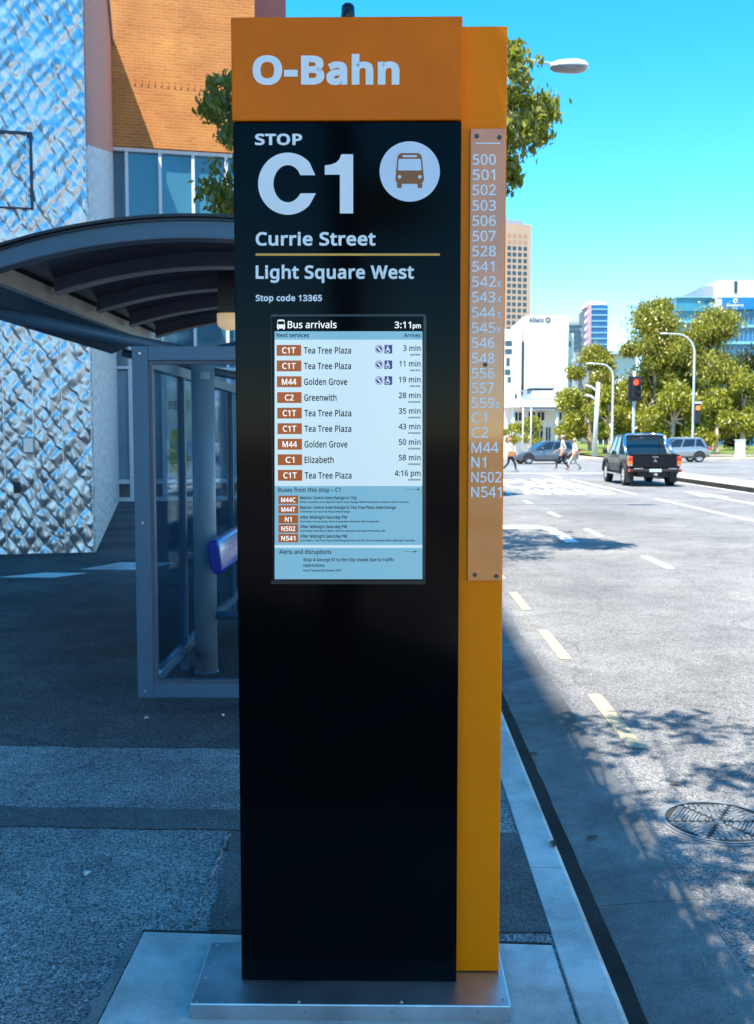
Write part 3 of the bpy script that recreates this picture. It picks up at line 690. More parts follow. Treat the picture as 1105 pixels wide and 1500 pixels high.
# route number strip: a thin glossy plate on the rear panel
YP = FY + 0.045
M['strip'] = pm('route strip plate', (0.88, 0.25, 0.03), 0.25, spec=0.3, coat=1.0, var=0.12, vscale=9, bump=0.05, bscale=9, detail=2)
M['strip'].node_tree.nodes['Principled BSDF'].inputs['Coat IOR'].default_value = 1.62
p, q = atY(688.5, 188, YP), atY(737.5, 851, YP)
mb = MB(); mb.box(0.2035, 0.2925, YP, FY + 0.053, q.z, p.z, c=0.0015); strip_o = mb.build('route_strip', M['strip'], sg)
YS = YP - 0.0006
rt = [('500', 240.8, 727), ('501', 263.2, 726), ('502', 285.6, 727), ('503', 308.2, 727), ('506', 330.6, 727), ('507', 353, 727), ('528', 375.2, 727), ('541', 397.6, 724.5), ('542', 420, 727), ('543', 442.4, 726), ('544', 465, 726), ('545', 487.4, 726),
      ('546', 509.6, 725), ('548', 532, 725), ('556', 554, 725), ('557', 575.6, 724), ('559', 597.4, 725), ('C1', 619, 713.5), ('C2', 641, 716), ('M44', 663, 731), ('N1', 684.6, 712.5), ('N502', 706.4, 735), ('N541', 728.2, 735)]
for body, base, xe in rt:
    mb = MB(); x0 = 692.6 - 2.2 * (base - 240) / 490
    tpx(mb, body, x0, xe - 0.2, base, 15.6, 0.012, YS)
    if body in ('542', '543', '544', '545'): tpx(mb, 'x', 728, 734.8, base, 11.5, 0.01, YS)
    if body == '559': tpx(mb, 's', 726.5, 732.8, base, 11.5, 0.01, YS)
    mb.build('route_number', M['white_vinyl'], strip_o, fix=False)
mb = MB(); qpx(mb, 697, 733.5, 208.6, 210.6, YS); mb.build('strip_line', M['white_vinyl'], strip_o, fix=False)
def screw(parent, c, d, r, mat, name='screw', n=14):
    mb = MB(); c = Vector(c); d = Vector(d).normalized()
    mb.cyl(c, c + d * r * 0.35, r, r * 0.92, n); mb.cyl(c + d * r * 0.3, c + d * r * 0.75, r * 0.6, r * 0.5, 6); return mb.build(name, mat, parent)
for x, y in ((699, 199), (732, 201), (696, 842), (727.5, 844), (711, 534)): screw(strip_o, atY(x, y, YP), (0, -1, 0), 0.006, M['rust'])
# base plate: folded steel lid with bolts
mb = MB(); mb.box(-0.516, 0.311, 2.474, 2.79, 0.003, 0.05, c=0.0035); base = mb.build('base_plate', M['steel'], sg)
for x, y in ((318, 1384), (306, 1416), (301, 1432), (288, 1469), (438, 1468), (588, 1468), (731, 1429), (738, 1465)):
    p = atZ(x, y, 0.05); screw(base, (p.x, p.y, 0.0498), (0, 0, 1), 0.0055, M['bolt'], 'bolt')
for x in (323, 449, 575, 701):
    p = atY(x, 1482, 2.474); screw(base, (p.x, 2.4742, p.z), (0, -1, 0), 0.0055, M['bolt'], 'bolt')
mb = MB(); p = atY(509.5, 25, 2.66); q = atY(509.5, 6, 2.68)
mb.cyl((p.x, 2.68, 2.545), (p.x, 2.68, 2.565), 0.023, n=24); mb.cyl((p.x, 2.68, 2.565), (p.x, 2.68, q.z - 0.006), 0.0195, 0.0165, 24); mb.cyl((p.x, 2.68, q.z - 0.006), (p.x, 2.68, q.z), 0.0165, 0.011, 24)
mb.build('sensor_cap', M['sensor'], sg)

# ================================================================== BUS SHELTER
sh = thing('bus_shelter', 'blue grey steel and glass bus shelter with dark arched roof on footpath', 'bus shelter', (-1.18, 7.2, 0.0))
XP = -2.2
def roof_z(x): return 2.68 - (x + 1.08) ** 2 / (2 * 3.35)
xs = [XP - 0.45 + i * (2.72 / 36) for i in range(37)]
def arc(y0, y1, top, bot, name, mat, x0=None, x1=None):
    mb = MB(); q = [x for x in xs if (x0 is None or x >= x0) and (x1 is None or x <= x1)]
    secs = []
    for x in q:
        z = roof_z(x); secs.append([(x, y0, z + top), (x, y1, z + top), (x, y1, z + bot), (x, y0, z + bot)])
    mb.loft(secs); return mb.build(name, mat, sh)
arc(5.46, 9.6, 0.0, -0.012, 'roof_sheet', M['roof_sheet'])
arc(5.43, 5.56, 0.016, 0.0005, 'roof_edge', M['black_trim'])
for k in range(5):
    y0 = 5.48 + k * 0.91
    rb = arc(y0, y0 + 0.075, -0.0125, -0.10, 'roof_rib', M['shelter'] if k == 0 else M['rib'], XP - 0.5 if k == 0 else XP + 0.02)
    arc(y0 - 0.02, y0 + 0.095, -0.1005, -0.108, 'rib_flange', M['purlin'] if k else M['rib'], XP - 0.5 if k == 0 else XP + 0.02)
for x0 in (XP, 0.04):
    zt = roof_z(x0) - 0.013
    mb = MB(); mb.box(x0 - 0.03, x0 + 0.03, 5.56, 9.5, zt - 0.115, zt - 0.012, c=0.004); mb.build('purlin', M['purlin'], sh)
for x0 in (XP - 0.42, 0.05): pass
zc = roof_z(-1.18)
for yc in (6.34, 9.15):
    mb = MB(); mb.cyl((-1.18, yc, 0.012), (-1.18, yc, 2.06), 0.072, n=32); col = mb.build('column', M['column'], sh)
    mb = MB(); mb.cyl((-1.18, yc, 0.0), (-1.18, yc, 0.02), 0.082, 0.078, 32); mb.build('base_ring', M['shelter'], col)
    mb = MB(); mb.tube([(-1.18, yc, 2.02), (-1.6, yc - 0.13, 2.10), (-2.34, yc - 0.36, 2.245)], 0.037, 14); mb.build('roof_arm', M['shelter'], sh)
    mb = MB(); mb.tube([(-1.18, yc, 2.02), (-0.6, yc, 2.16), (0.02, yc, 2.30)], 0.037, 14); mb.build('roof_arm', M['shelter'], sh)
mb = MB(); mb.cyl((-2.34, 5.98, 2.245), (-2.385, 5.965, 2.249), 0.039, 0.036, 16); mb.build('arm_cap', M['lamp_cream'], sh)
p = atY(303.5, 550, 6.268); mb = MB()
mb.loft([[(-1.18 + 0.0735 * math.sin(a), 6.34 - 0.0735 * math.cos(a), z) for z in (p.z - 0.02, p.z + 0.022)] for a in [R(-2 + 6 * k) for k in range(9)]], caps=False)
mb.build('sticker', M['sticker'], sh, fix=False)
# end screen frame facing the sign
def frame(name, x0, x1, y0, y1, z0, z1, wv, wh, mat, parent):
    mb = MB()
    mb.box(x0, x0 + wv, y0, y1, z0, z1, c=0.004); mb.box(x1 - wv, x1, y0, y1, z0, z1, c=0.004)
    mb.box(x0 + wv, x1 - wv, y0 + 0.002, y1 - 0.002, z1 - wh, z1 - 0.001, c=0.003); mb.box(x0 + wv, x1 - wv, y0 + 0.002, y1 - 0.002, z0 + 0.001, z0 + wh, c=0.003)
    return mb.build(name, mat, parent)
fr = frame('end_frame', -1.365, -0.20, 5.32, 5.40, 0.10, 1.985, 0.085, 0.075, M['shelter'], sh)
mb = MB()
for a in ((-1.28, -1.262, 0.175, 1.91), (-0.303, -0.285, 0.175, 1.91)): mb.box(a[0], a[1], 5.335, 5.385, a[2], a[3])
mb.box(-1.262, -0.303, 5.336, 5.384, 1.892, 1.91); mb.box(-1.262, -0.303, 5.336, 5.384, 0.175, 0.195); mb.build('glazing_bead', M['rib'], fr)
mb = MB(); mb.box(-1.262, -0.303, 5.356, 5.364, 0.195, 1.892); mb.build('end_glass', M['glass'], fr)
for x in (-0.75, -0.24):
    mb = MB(); mb.box(x - 0.02, x + 0.02, 5.34, 5.38, 0.0, 0.10); mb.build('frame_foot', M['shelter'], fr)
for x in (-1.3225, -0.2425):
    for z in (0.137, 1.05, 1.947):
        screw(fr, (x, 5.3202, z), (0, -1, 0), 0.007, M['bolt'])
# rear wall running back along the street
bw = MB(); ys = [5.42, 6.40, 7.38, 8.36, 9.34]
bw.box(-1.355, -1.305, 5.405, 9.40, 0.12, 0.175, c=0.004); bw.box(-1.355, -1.305, 5.405, 9.40, 1.88, 1.945, c=0.004)
rw = bw.build('rear_rails', M['shelter'], sh)
for y in ys[1:]:
    mb = MB(); mb.box(-1.352, -1.308, y - 0.022, y + 0.022, 0.0, 1.88); mb.build('mullion', M['shelter'], rw)
for a, b in zip(ys[:-1], ys[1:]):
    mb = MB(); mb.box(-1.334, -1.326, a + 0.024, b - 0.024, 0.176, 1.879); mb.build('rear_glass', M['glass'], rw)
mb = MB(); p = atZ(237, 995, 0.176); mb.box(-1.33, -1.30, 5.56, 5.60, 0.176, 0.186); mb.build('sticker', M['sticker'], rw)
# bench
bn = thing('shelter_bench', 'cobalt blue bench with rounded backrest inside the bus shelter', 'bench', (-0.95, 7.4, 0.0))
def pill(x, z, rx, rz, y0, y1, name, tilt=0.0):
    secs = []
    for y, k in ((y0, 0.72), (y0 + 0.008, 0.9), (y0 + 0.025, 1.0), (y1 - 0.025, 1.0), (y1, 0.8)):
        sec = []
        for i in range(28):
            a = 2 * math.pi * i / 28; c, s2 = math.cos(a), math.sin(a)
            px = rx * k * math.copysign(abs(c) ** 0.6, c); pz = rz * (1 - (1 - k) * rx / rz) * math.copysign(abs(s2) ** 0.6, s2)
            sec.append((x + px * math.cos(tilt) + pz * math.sin(tilt), y, z + pz * math.cos(tilt) - px * math.sin(tilt)))
        secs.append(sec)
    mb = MB(); mb.loft(secs, smooth=True); return mb.build(name, M['bench_blue'], bn)
pill(-1.055, 0.785, 0.040, 0.105, 5.98, 9.1, 'backrest', -0.16)
pill(-0.72, 0.44, 0.19, 0.028, 6.08, 9.1, 'seat')
for y in (6.34, 7.7, 9.15):
    mb = MB(); mb.tube([(-1.12, y, 0.37), (-0.9, y, 0.375), (-0.6, y, 0.40)], 0.028, 10); mb.build('bracket', M['shelter'], bn)
    mb = MB(); mb.box(-1.125, -1.09, y - 0.03, y + 0.03, 0.68, 0.86); mb.build('bracket', M['shelter'], bn)
lp = thing('bulkhead_light', 'small cream bulkhead light fixed under the dark shelter roof', 'light', (-1.12, 7.0, 2.5))
p = atY(336, 466, 7.0)
mb = MB(); mb.box(p.x - 0.07, p.x + 0.08, 6.95, 7.06, p.z + 0.03, roof_z(p.x) - 0.013); mb.build('housing', M['black_trim'], lp)
mb = MB(); mb.loft([[(p.x + 0.085 * k * math.cos(a), 7.0 + 0.07 * k * math.sin(a), p.z + dz) for a in [2 * math.pi * i / 20 for i in range(20)]] for k, dz in ((1, 0.03), (1, -0.03), (0.9, -0.055), (0.6, -0.075), (0.2, -0.083))], smooth=True)
mb.build('bowl', M['lamp_cream'], lp)

# ================================================================== BUILDINGS ON THE LEFT
C0 = atZ(140, 812, 0.0); C1 = atZ(175, 735, 0.0)
ANG = math.atan2(-(C1 - C0).x, (C1 - C0).y); SIDE = (C1 - C0).length
UX = Vector((math.cos(ANG), math.sin(ANG), 0)); VY = Vector((-math.sin(ANG), math.cos(ANG), 0))
def onplane(px, py, P, n):
    d = ray(px, py); o = Vector((0, 0, EYE)); return o + d * ((P - o).dot(n) / d.dot(n))
HT = 10.6
mt = thing('metal_building', 'building clad in quilted silver metal panels with a hammered side wall', 'building', C0, ANG)
mb = MB(); mb.box(-14, -0.03, 0.05, SIDE - 0.01, 0, HT); mb.build('wall', M['grey_wall'], mt, local=True)
rs = np.random.RandomState(5)
nu, nz_ = 210, 540
U = np.linspace(-3.1, 0.0, nu); Z = np.linspace(0.03, 8.2, nz_)
uu, zz = np.meshgrid(U, Z)
def lowf(a, b, s, seed):
    r = np.random.RandomState(seed); o = 0
    for k in range(6): o = o + np.sin(a * s * r.uniform(.6, 1.6) + b * s * r.uniform(-1.4, 1.4) + r.uniform(0, 6.28))
    return o / 6
wu = uu + 0.038 * lowf(uu, zz, 9, 1) + 0.012 * lowf(uu, zz, 23, 8); wz = zz + 0.045 * lowf(uu, zz, 9, 2) + 0.015 * lowf(uu, zz, 21, 9)
a_ = wu / 0.176 + wz / 0.25; b_ = wu / 0.176 - wz / 0.25
ia, ib = np.floor(a_).astype(int), np.floor(b_).astype(int)
tab = rs.rand(97, 89, 4)
rnd = tab[ia % 97, ib % 89]
fa, fb = a_ - ia, b_ - ib
sa, sb = np.abs(np.sin(np.pi * fa)), np.abs(np.sin(np.pi * fb))
h = 0.012 * (0.3 + 0.9 * rnd[..., 0]) * sa ** 1.0 * sb ** 0.8
h += 0.030 * (rnd[..., 1] - 0.5) * (fa - 0.5) * sa * sb + 0.030 * (rnd[..., 2] - 0.5) * (fb - 0.5) * sa * sb
h += 0.012 * lowf(uu, zz, 12, 3) + 0.004 * lowf(uu, zz, 30, 4)
da, db = a_ - np.round(a_), b_ - np.round(b_)
pin = tab[np.round(a_).astype(int) % 97, np.round(b_).astype(int) % 89]
da = da + (pin[..., 2] - 0.5) * 0.3 * db
amp = 0.25 + 1.0 * pin[..., 3]
h -= 0.015 * np.exp(-(da ** 2 / 0.0030 + (db - 0.05) ** 2 / 0.075)) * amp
h += 0.009 * np.exp(-((da - 0.13) ** 2 / 0.0035 + (db - 0.02) ** 2 / 0.045)) * amp
h = 1.2 * h
verts = np.stack([uu, -h, zz], -1).reshape(-1, 3)
mb = MB(); mb.v = [tuple(p) for p in verts.tolist()]
mb.f = [(j * nu + i, j * nu + i + 1, (j + 1) * nu + i + 1, (j + 1) * nu + i) for j in range(nz_ - 1) for i in range(nu - 1)]
mb.mi = [0] * len(mb.f); mb.smooth = [True] * len(mb.f)
face = mb.build('quilted_cladding', M['tin'], mt, local=True, fix=False)
mb = MB(); mb.box(-14, -3.1, -0.01, 0.05, 0.03, HT - 0.1); mb.box(-3.1, 0.0, -0.01, 0.045, 8.2, HT - 0.1); mb.build('plain_cladding', M['tin'], mt, local=True)
for k in range(9):
    mb = MB(); x = -0.02 - 0.353 * k; mb.box(x - 0.004, x + 0.004, -0.030, 0.01, 0.03, 8.2); mb.build('seam', M['tin'], face, local=True)
M['reflection_paint'] = pm('salmon brick reflection paint', (0.62, 0.24, 0.17), 0.7, var=0.2, vscale=10, bump=0.8, bscale=22, detail=6, bdist=0.03)  # salmon is the brick wall's reflection painted onto the metal
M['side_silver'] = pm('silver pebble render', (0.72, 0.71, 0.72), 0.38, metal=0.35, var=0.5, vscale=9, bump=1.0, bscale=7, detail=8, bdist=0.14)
zs0, zs1 = onplane(128, 214, C0, UX).z, onplane(163, 205, C0, UX).z  # raked split where the painted brick reflection begins above the silver
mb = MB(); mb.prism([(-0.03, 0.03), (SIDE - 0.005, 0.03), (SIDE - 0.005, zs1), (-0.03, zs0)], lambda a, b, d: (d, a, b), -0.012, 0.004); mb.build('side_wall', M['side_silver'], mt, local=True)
mb = MB(); mb.prism([(-0.03, zs0 + 0.003), (SIDE - 0.005, zs1 + 0.003), (SIDE - 0.005, HT - 0.1), (-0.03, HT - 0.1)], lambda a, b, d: (d, a, b), -0.012, 0.004); mb.build('painted_brick_reflection', M['reflection_paint'], mt, local=True)
mb = MB(); mb.box(-14, 0.06, -0.07, SIDE - 0.01, HT - 0.1, HT + 0.05); mb.build('coping', M['box_grey'], mt, local=True)
mb = MB(); mb.box(-14, 0.02, -0.04, 0.04, 0.0, 0.028); mb.build('plinth', M['seam'], mt, local=True)
fn_ = -VY
def facepx(px, py):
    p = onplane(px, py, C0, fn_) - C0; return p.dot(UX), p.z
x1, z1 = facepx(47, 196); x2, z2 = facepx(48, 305)
mb = MB(); mb.box(-3.0, x1, -0.035, 0, z1 - 0.02, z1 + 0.015); mb.box(x1 - 0.035, x1, -0.036, 0, z2, z1 - 0.02); mb.box(-3.0, x1, -0.035, 0, z2 - 0.02, z2); mb.build('hatch_frame', M['seam'], face, local=True)
x1, z1 = facepx(33, 640); x2, z2 = facepx(52, 664)
eb = MB(); eb.box(x1, x2, -0.07, 0.0, z2, z1, c=0.008); ebo = eb.build('meter_box', M['box_grey'], mt, local=True)
mb = MB(); mb.box(x1 + 0.02, x2 - 0.02, -0.075, -0.07, z2 + 0.02, z1 - 0.02); mb.build('lid', M['steel'], ebo, local=True)
x1, z1 = facepx(20, 706); x2, z2 = facepx(30, 722)
mb = MB(); mb.box(x1, x2, -0.05, 0.0, z2, z1, c=0.006); mb.build('vent_cap', M['signal_black'], mt, local=True)

bk = thing('brick_building', 'orange brick building above white framed blue glass shopfront', 'building', C1, ANG)
bnr = -VY
def bpx(px, py, off=0.0):
    p = onplane(px, py, C1 + VY * off, bnr) - C1; return p.dot(UX), p.z
GZ = bpx(170, 213)[1]; W_ = bpx(373, 10)[0]
mb = MB(); mb.box(-9, W_, 0.0, 9, GZ, 17); mb.build('wall', M['brick'], bk, local=True)
zb = bpx(200, 124)[1]
for k in range(22):
    mb = MB(); mb.box(0.05 + k * 0.15, 0.085 + k * 0.15, -0.012, 0.0, zb, zb + 0.14); mb.build('projecting_brick', M['brick'], bk, local=True)
mb = MB(); mb.box(-9, W_ - 0.02, 0.16, 0.3, 3.2, GZ - 0.01); up_g = mb.build('upper_glazing', M['shop_glass'], bk, local=True)
mb = MB(); mb.box(-9, W_ + 5, 0.12, 0.3, 0.45, 3.1); lo_g = mb.build('shopfront_panel', M['shop_panel'], bk, local=True)
mb = MB(); mb.box(-9, W_ + 5, 0.31, 6, 0.0, GZ - 0.02); mb.build('interior_block', M['grey_wall'], bk, local=True)
for px in (186, 235, 283.5, 332, 372):
    x, _ = bpx(px, 280)
    mb = MB(); mb.box(x - 0.036, x + 0.036, 0.06, 0.16, 3.2, GZ - 0.09); mb.build('mullion', M['white_frame'], bk, local=True)
    mb = MB(); mb.box(x - 0.05, x + 0.05, 0.03, 0.12, 0.0, 3.12); mb.build('shop_mullion', M['white_frame'], bk, local=True)
for a in ((W_ - 0.02, 0.05, 0.16, GZ - 0.09, GZ - 0.012), (W_ + 4.9, 0.02, 0.16, 3.125, 3.195), (W_ + 4.9, 0.035, 0.12, 0.42, 0.52), (W_ + 4.9, 0.025, 0.12, 0.0, 0.10)):
    mb = MB(); mb.box(-0.02, *a); mb.build('transom', M['white_frame'], bk, local=True)
mb = MB(); mb.box(-0.02, W_ - 0.02, 0.10, 0.158, 5.0, 5.06); mb.build('transom', M['shop_panel'], bk, local=True)
x0, _ = bpx(245, 650); x1, _ = bpx(283, 650)
pp = MB(); pp.box(x0, x1, 0.10, 0.119, 0.55, 3.08); ppo = pp.build('window_poster', M['poster_white'], bk, local=True)
mb = MB(); mb.add([(x0 + (x1 - x0) * a, 0.098, b) for a, b in ((0.1, 0.6), (0.75, 0.6), (0.9, 0.95), (0.7, 1.35), (0.45, 1.75), (0.2, 1.7), (0.05, 1.2))], [tuple(range(7))]); mb.build('poster_picture', M['poster_yellow'], ppo, local=True, fix=False)
for wd_, a0_, a1_, zz_ in (('BE', 0.08, 0.42, 2.2), ('OF', 0.52, 0.9, 2.2)):
    mb = MB(); text_into(mb, wd_, x0 + (x1 - x0) * a0_, x0 + (x1 - x0) * a1_, zz_, 0.2, 0.02, lambda a, b: (a, 0.097, b)); mb.build('poster_lettering', M['poster_grey'], ppo, local=True, fix=False)
x0, _ = bpx(190, 650); x1, _ = bpx(231, 650)
ps = MB(); ps.box(x0, x1, 0.10, 0.119, 0.55, 3.05); pso = ps.build('window_graphic', M['shop_panel'], bk, local=True)
def blob(name, pts, mat, y):
    mb = MB(); mb.add([(*((bpx(px, py)[0], y, bpx(px, py)[1])),) for px, py in pts], [tuple(range(len(pts)))]); return mb.build(name, mat, pso, local=True, fix=False)
blob('printed_figure', [(219, 612), (224, 611), (227, 616), (228, 624), (226, 634), (223, 642), (224, 650), (230, 656), (231, 690), (196, 690), (192, 668), (196, 652), (206, 647), (212, 644), (213, 632), (214, 618)], M['poster_grey'], 0.098)
blob('printed_figure', [(219, 628), (228, 627), (227, 636), (222, 641), (216, 640), (215, 632)], M['signal_black'], 0.096)
blob('printed_figure', [(193, 662), (203, 652), (211, 660), (213, 690), (193, 690)], M['signal_black'], 0.096)

sb = thing('rendered_block', 'tall salmon rendered block just right of the orange brick wall', 'building', C1 + UX * W_ + VY * 2.0, ANG)
mb = MB(); wr = bpx(419, 10, 2.0)[0] - W_; mb.box(0.01, wr, 0, 8, 3.2, 19.0); mb.box(0.01, wr, 0.3, 8, 0, 3.2); mb.build('wall', M['salmon'], sb, local=True)
mb = MB(); mb.box(-0.02, wr + 0.05, -0.05, 8.05, 19.0, 19.2); mb.build('parapet', M['white_frame'], sb, local=True)

# two unseen blocks added behind the viewer's left shoulder to shade footpath and cladding
def shade_block(name, label, x0, x1, y0, y1, h, floors):
    t = thing(name, label, 'building', ((x0 + x1) / 2, (y0 + y1) / 2, 0))
    mb = MB(); mb.box(x0, x1, y0, y1, 0, h); mb.build('wall', M['shade_wall'], t)
    for fl in range(floors):
        mb = MB(); mb.box(x0 + 1, x1 + 0.05, y0 + 1, y1 - 1, 3 + fl * 4.0, 4.8 + fl * 4.0); mb.build('window_band', M['dark_band'], t)  # window bands of the added shade blocks
def bounce_block(label, y0, y1, h, col, x0=15.0):  # unseen blocks added across the road to bounce sunlight onto the sign
    m = pm('bounce facade paint', col, 0.8, var=0.06, vscale=0.3)
    t = thing('added_bounce_block', label, 'building', (x0 + 6, (y0 + y1) / 2, ROAD))
    mb = MB(); mb.box(x0, x0 + 12, y0, y1, ROAD, h); mb.build('wall', m, t)
    mb = MB(); mb.box(x0 - 0.25, x0 + 12, y0, y1, h, h + 0.5); mb.build('parapet', M['white_wall'], t)
    n = int((y1 - y0) / 3.2)
    for fl in range(int(h / 3.8)):
        for k in range(n):
            ya = y0 + 0.8 + k * (y1 - y0 - 0.8) / n; mb = MB(); mb.box(x0 - 0.03, x0 + 0.05, ya, ya + 1.3, 1.0 + fl * 3.8, 2.8 + fl * 3.8); mb.build('window', M['dark_band'], t)
bounce_block('unseen cream block added across the road behind the viewer to bounce light', -9, 3.0, 17, (0.74, 0.70, 0.62))
bounce_block('unseen white block added across the road, second behind the viewer to bounce light', -26, -9.2, 21, (0.78, 0.77, 0.75))
bounce_block('unseen pale block added across the road, third behind the viewer to bounce light', -46, -26.2, 15, (0.70, 0.64, 0.54))
SH_ = 30.0
shade_block('added_shade_block', 'unseen grey block added behind the viewer to shade the footpath and gutter', -15.5, 1.07 - 0.28 * (SH_ - ROAD), -13, 2.0, SH_, 6)
shade_block('added_shade_tower', 'unseen tall grey tower added behind the viewer to shade the metal building', -32, -16, -12, -0.8, 62.0, 14)

# ================================================================== TREES
def leaves(name, blobs, size, mat, parent, seed, droop=0.5, clump=0.30, per=42, aspect=0.34):
    rg = np.random.RandomState(seed); P = []
    for (cx, cy, cz, rx, ry, rz, n) in blobs:
        k = max(3, n // per)
        d = rg.normal(size=(k, 3)); d /= np.linalg.norm(d, axis=1)[:, None]
        rad = rg.uniform(0.25, 1.0, size=(k, 1)) ** 0.55
        cc = d * rad * np.array([rx, ry, rz]) + np.array([cx, cy, cz])
        idx = rg.randint(0, k, n)
        sc = rg.uniform(0.5, 1.3, size=k)[idx][:, None]
        P.append(cc[idx] + rg.normal(size=(n, 3)) * clump * sc * np.array([1, 1, 0.75]) * min(rx, rz))
    P = np.concatenate(P); n = len(P)
    d = rg.normal(size=(n, 3)); d[:, 2] -= droop * 2.0; d /= np.linalg.norm(d, axis=1)[:, None]
    t = rg.normal(size=(n, 3)); s = np.cross(d, t); s /= np.linalg.norm(s, axis=1)[:, None]; nn = np.cross(d, s)
    L = (size * rg.uniform(0.6, 1.35, size=(n, 1))); wv = L * aspect
    V = np.empty((n, 5, 3))
    V[:, 0] = P - d * L * 0.5; V[:, 1] = P - d * L * 0.05 + s * wv * 0.5 + nn * L * 0.08; V[:, 2] = P + d * L * 0.5 - nn * L * 0.05; V[:, 3] = P - d * L * 0.05 - s * wv * 0.5 + nn * L * 0.08; V[:, 4] = P
    V = V[:, :4]
    me = bpy.data.meshes.new(name)
    me.vertices.add(4 * n); me.vertices.foreach_set('co', (V.reshape(-1, 3)).ravel())
    me.loops.add(4 * n); me.loops.foreach_set('vertex_index', np.arange(4 * n, dtype=np.int32))
    me.polygons.add(n); me.polygons.foreach_set('loop_start', np.arange(0, 4 * n, 4, dtype=np.int32))
    try: me.polygons.foreach_set('loop_total', np.full(n, 4, dtype=np.int32))
    except Exception: pass
    me.update(calc_edges=True); me.validate()
    me.materials.append(mat)
    o = bpy.data.objects.new(name, me); COL.objects.link(o)
    o.parent = parent; WM[o.name] = WM[parent.name]
    o.data.transform(WM[parent.name].inverted())
    return o
def tree(label, loc, fork, r0, blobs, size, lm, bm_, seed, group=None, name='street_tree', limb=1.0, lean=(0, 0), **kw):
    t = thing(name, label, 'tree', loc, 0, group)
    rg = random.Random(seed); base = Vector(loc)
    top = base + Vector((lean[0], lean[1], fork))
    mb = MB()
    mb.tube([base, base + Vector((0, 0, 0.12)), base.lerp(top, 0.5) + Vector((rg.uniform(-.1, .1) * r0 * 5, rg.uniform(-.1, .1) * r0 * 5, 0)), top], [r0 * 1.35, r0 * 1.05, r0 * 0.9, r0 * 0.75], 12)
    for (cx, cy, cz, rx, ry, rz, n) in blobs:
        e = Vector((cx, cy, cz)); st = base.lerp(top, rg.uniform(0.8, 1.0))
        m1 = st.lerp(e, 0.4) + Vector((rg.uniform(-.15, .15) * rx, rg.uniform(-.15, .15) * rx, 0.22 * rz)); m2 = st.lerp(e, 0.75) + Vector((rg.uniform(-.2, .2) * rx, rg.uniform(-.2, .2) * rx, 0.1 * rz))
        mb.tube([st, m1, m2, e], [r0 * 0.5 * limb, r0 * 0.36 * limb, r0 * 0.25 * limb, r0 * 0.10 * limb], 8)
        for q in range(4):
            p = m2.lerp(e, rg.random()); f = e + Vector((rg.uniform(-.8, .8) * rx, rg.uniform(-.8, .8) * ry, rg.uniform(-.6, .8) * rz))
            mb.tube([p, p.lerp(f, 0.5) + Vector((0, 0, 0.06 * rz)), f], [r0 * 0.16 * limb, r0 * 0.10 * limb, r0 * 0.03 * limb], 6)
    mb.build('trunk', bm_, t)
    leaves('crown', blobs, size, lm, t, seed, **kw)
    return t
tree('leafy green street tree growing behind the orange sign', (-0.15, 13.4, 0.0), 4.0, 0.11,
     [(-2.02, 13.3, 5.75, 0.42, 0.8, 0.34, 1100), (-1.75, 13.2, 5.35, 0.42, 0.8, 0.3, 600), (-1.92, 13.2, 4.62, 0.45, 0.8, 0.42, 1500), (-1.0, 13.4, 5.3, 0.8, 1.1, 0.6, 1500), (0.0, 13.4, 5.6, 1.0, 1.2, 0.5, 1900),
      (0.8, 13.6, 5.4, 0.7, 1.2, 0.7, 1600), (1.45, 13.2, 6.02, 0.34, 0.8, 0.42, 1100), (1.52, 13.2, 5.45, 0.44, 0.9, 0.40, 1500), (1.85, 13.2, 5.55, 0.28, 0.5, 0.28, 500), (1.35, 13.4, 4.98, 0.36, 0.8, 0.30, 1000), (0.6, 14.9, 5.7, 1.0, 1.0, 0.5, 1000), (0.3, 12.1, 5.3, 0.8, 0.9, 0.5, 900)],
     0.12, M['leaf_near'], M['bark'], 11, droop=0.8, clump=0.22, per=30, aspect=0.42)
near_tree = tree('leafy street tree standing behind the viewer that dapples the gutter', (-0.35, -1.6, 0.0), 4.2, 0.13,
     [(-0.55, 0.75, 6.4, 0.75, 0.50, 0.4, 800), (-0.95, 0.30, 6.3, 0.6, 0.6, 0.4, 520), (0.15, 0.5, 6.5, 0.7, 0.6, 0.4, 700), (-0.6, -0.4, 6.6, 0.9, 0.7, 0.5, 800), (0.5, -0.6, 6.6, 0.9, 0.7, 0.5, 600), (-0.3, -1.6, 6.9, 1.0, 1.0, 0.6, 800),
      (-0.78, 3.05, 6.3, 0.30, 0.30, 0.2, 130), (-0.62, 2.55, 6.3, 0.22, 0.25, 0.2, 120), (-0.30, 3.15, 6.35, 0.34, 0.28, 0.2, 200), (0.12, 2.85, 6.4, 0.32, 0.25, 0.2, 150), (0.30, 2.25, 6.4, 0.36, 0.25, 0.2, 190), (-0.15, 2.05, 6.35, 0.36, 0.25, 0.2, 150), (-0.75, 1.85, 6.3, 0.25, 0.3, 0.2, 120), (0.1, 1.35, 6.4, 0.6, 0.25, 0.25, 420), (-0.6, 1.3, 6.3, 0.3, 0.2, 0.2, 170)],
     0.105, M['leaf_near'], M['bark'], 23, limb=0.3, droop=0.6, clump=0.46, per=22, aspect=0.5)
for y, lb in ((-19.0, 'farthest leafy street tree well behind the viewer'),):
    copy_tree(near_tree, loc=(-0.3, y, 0), label=lb)

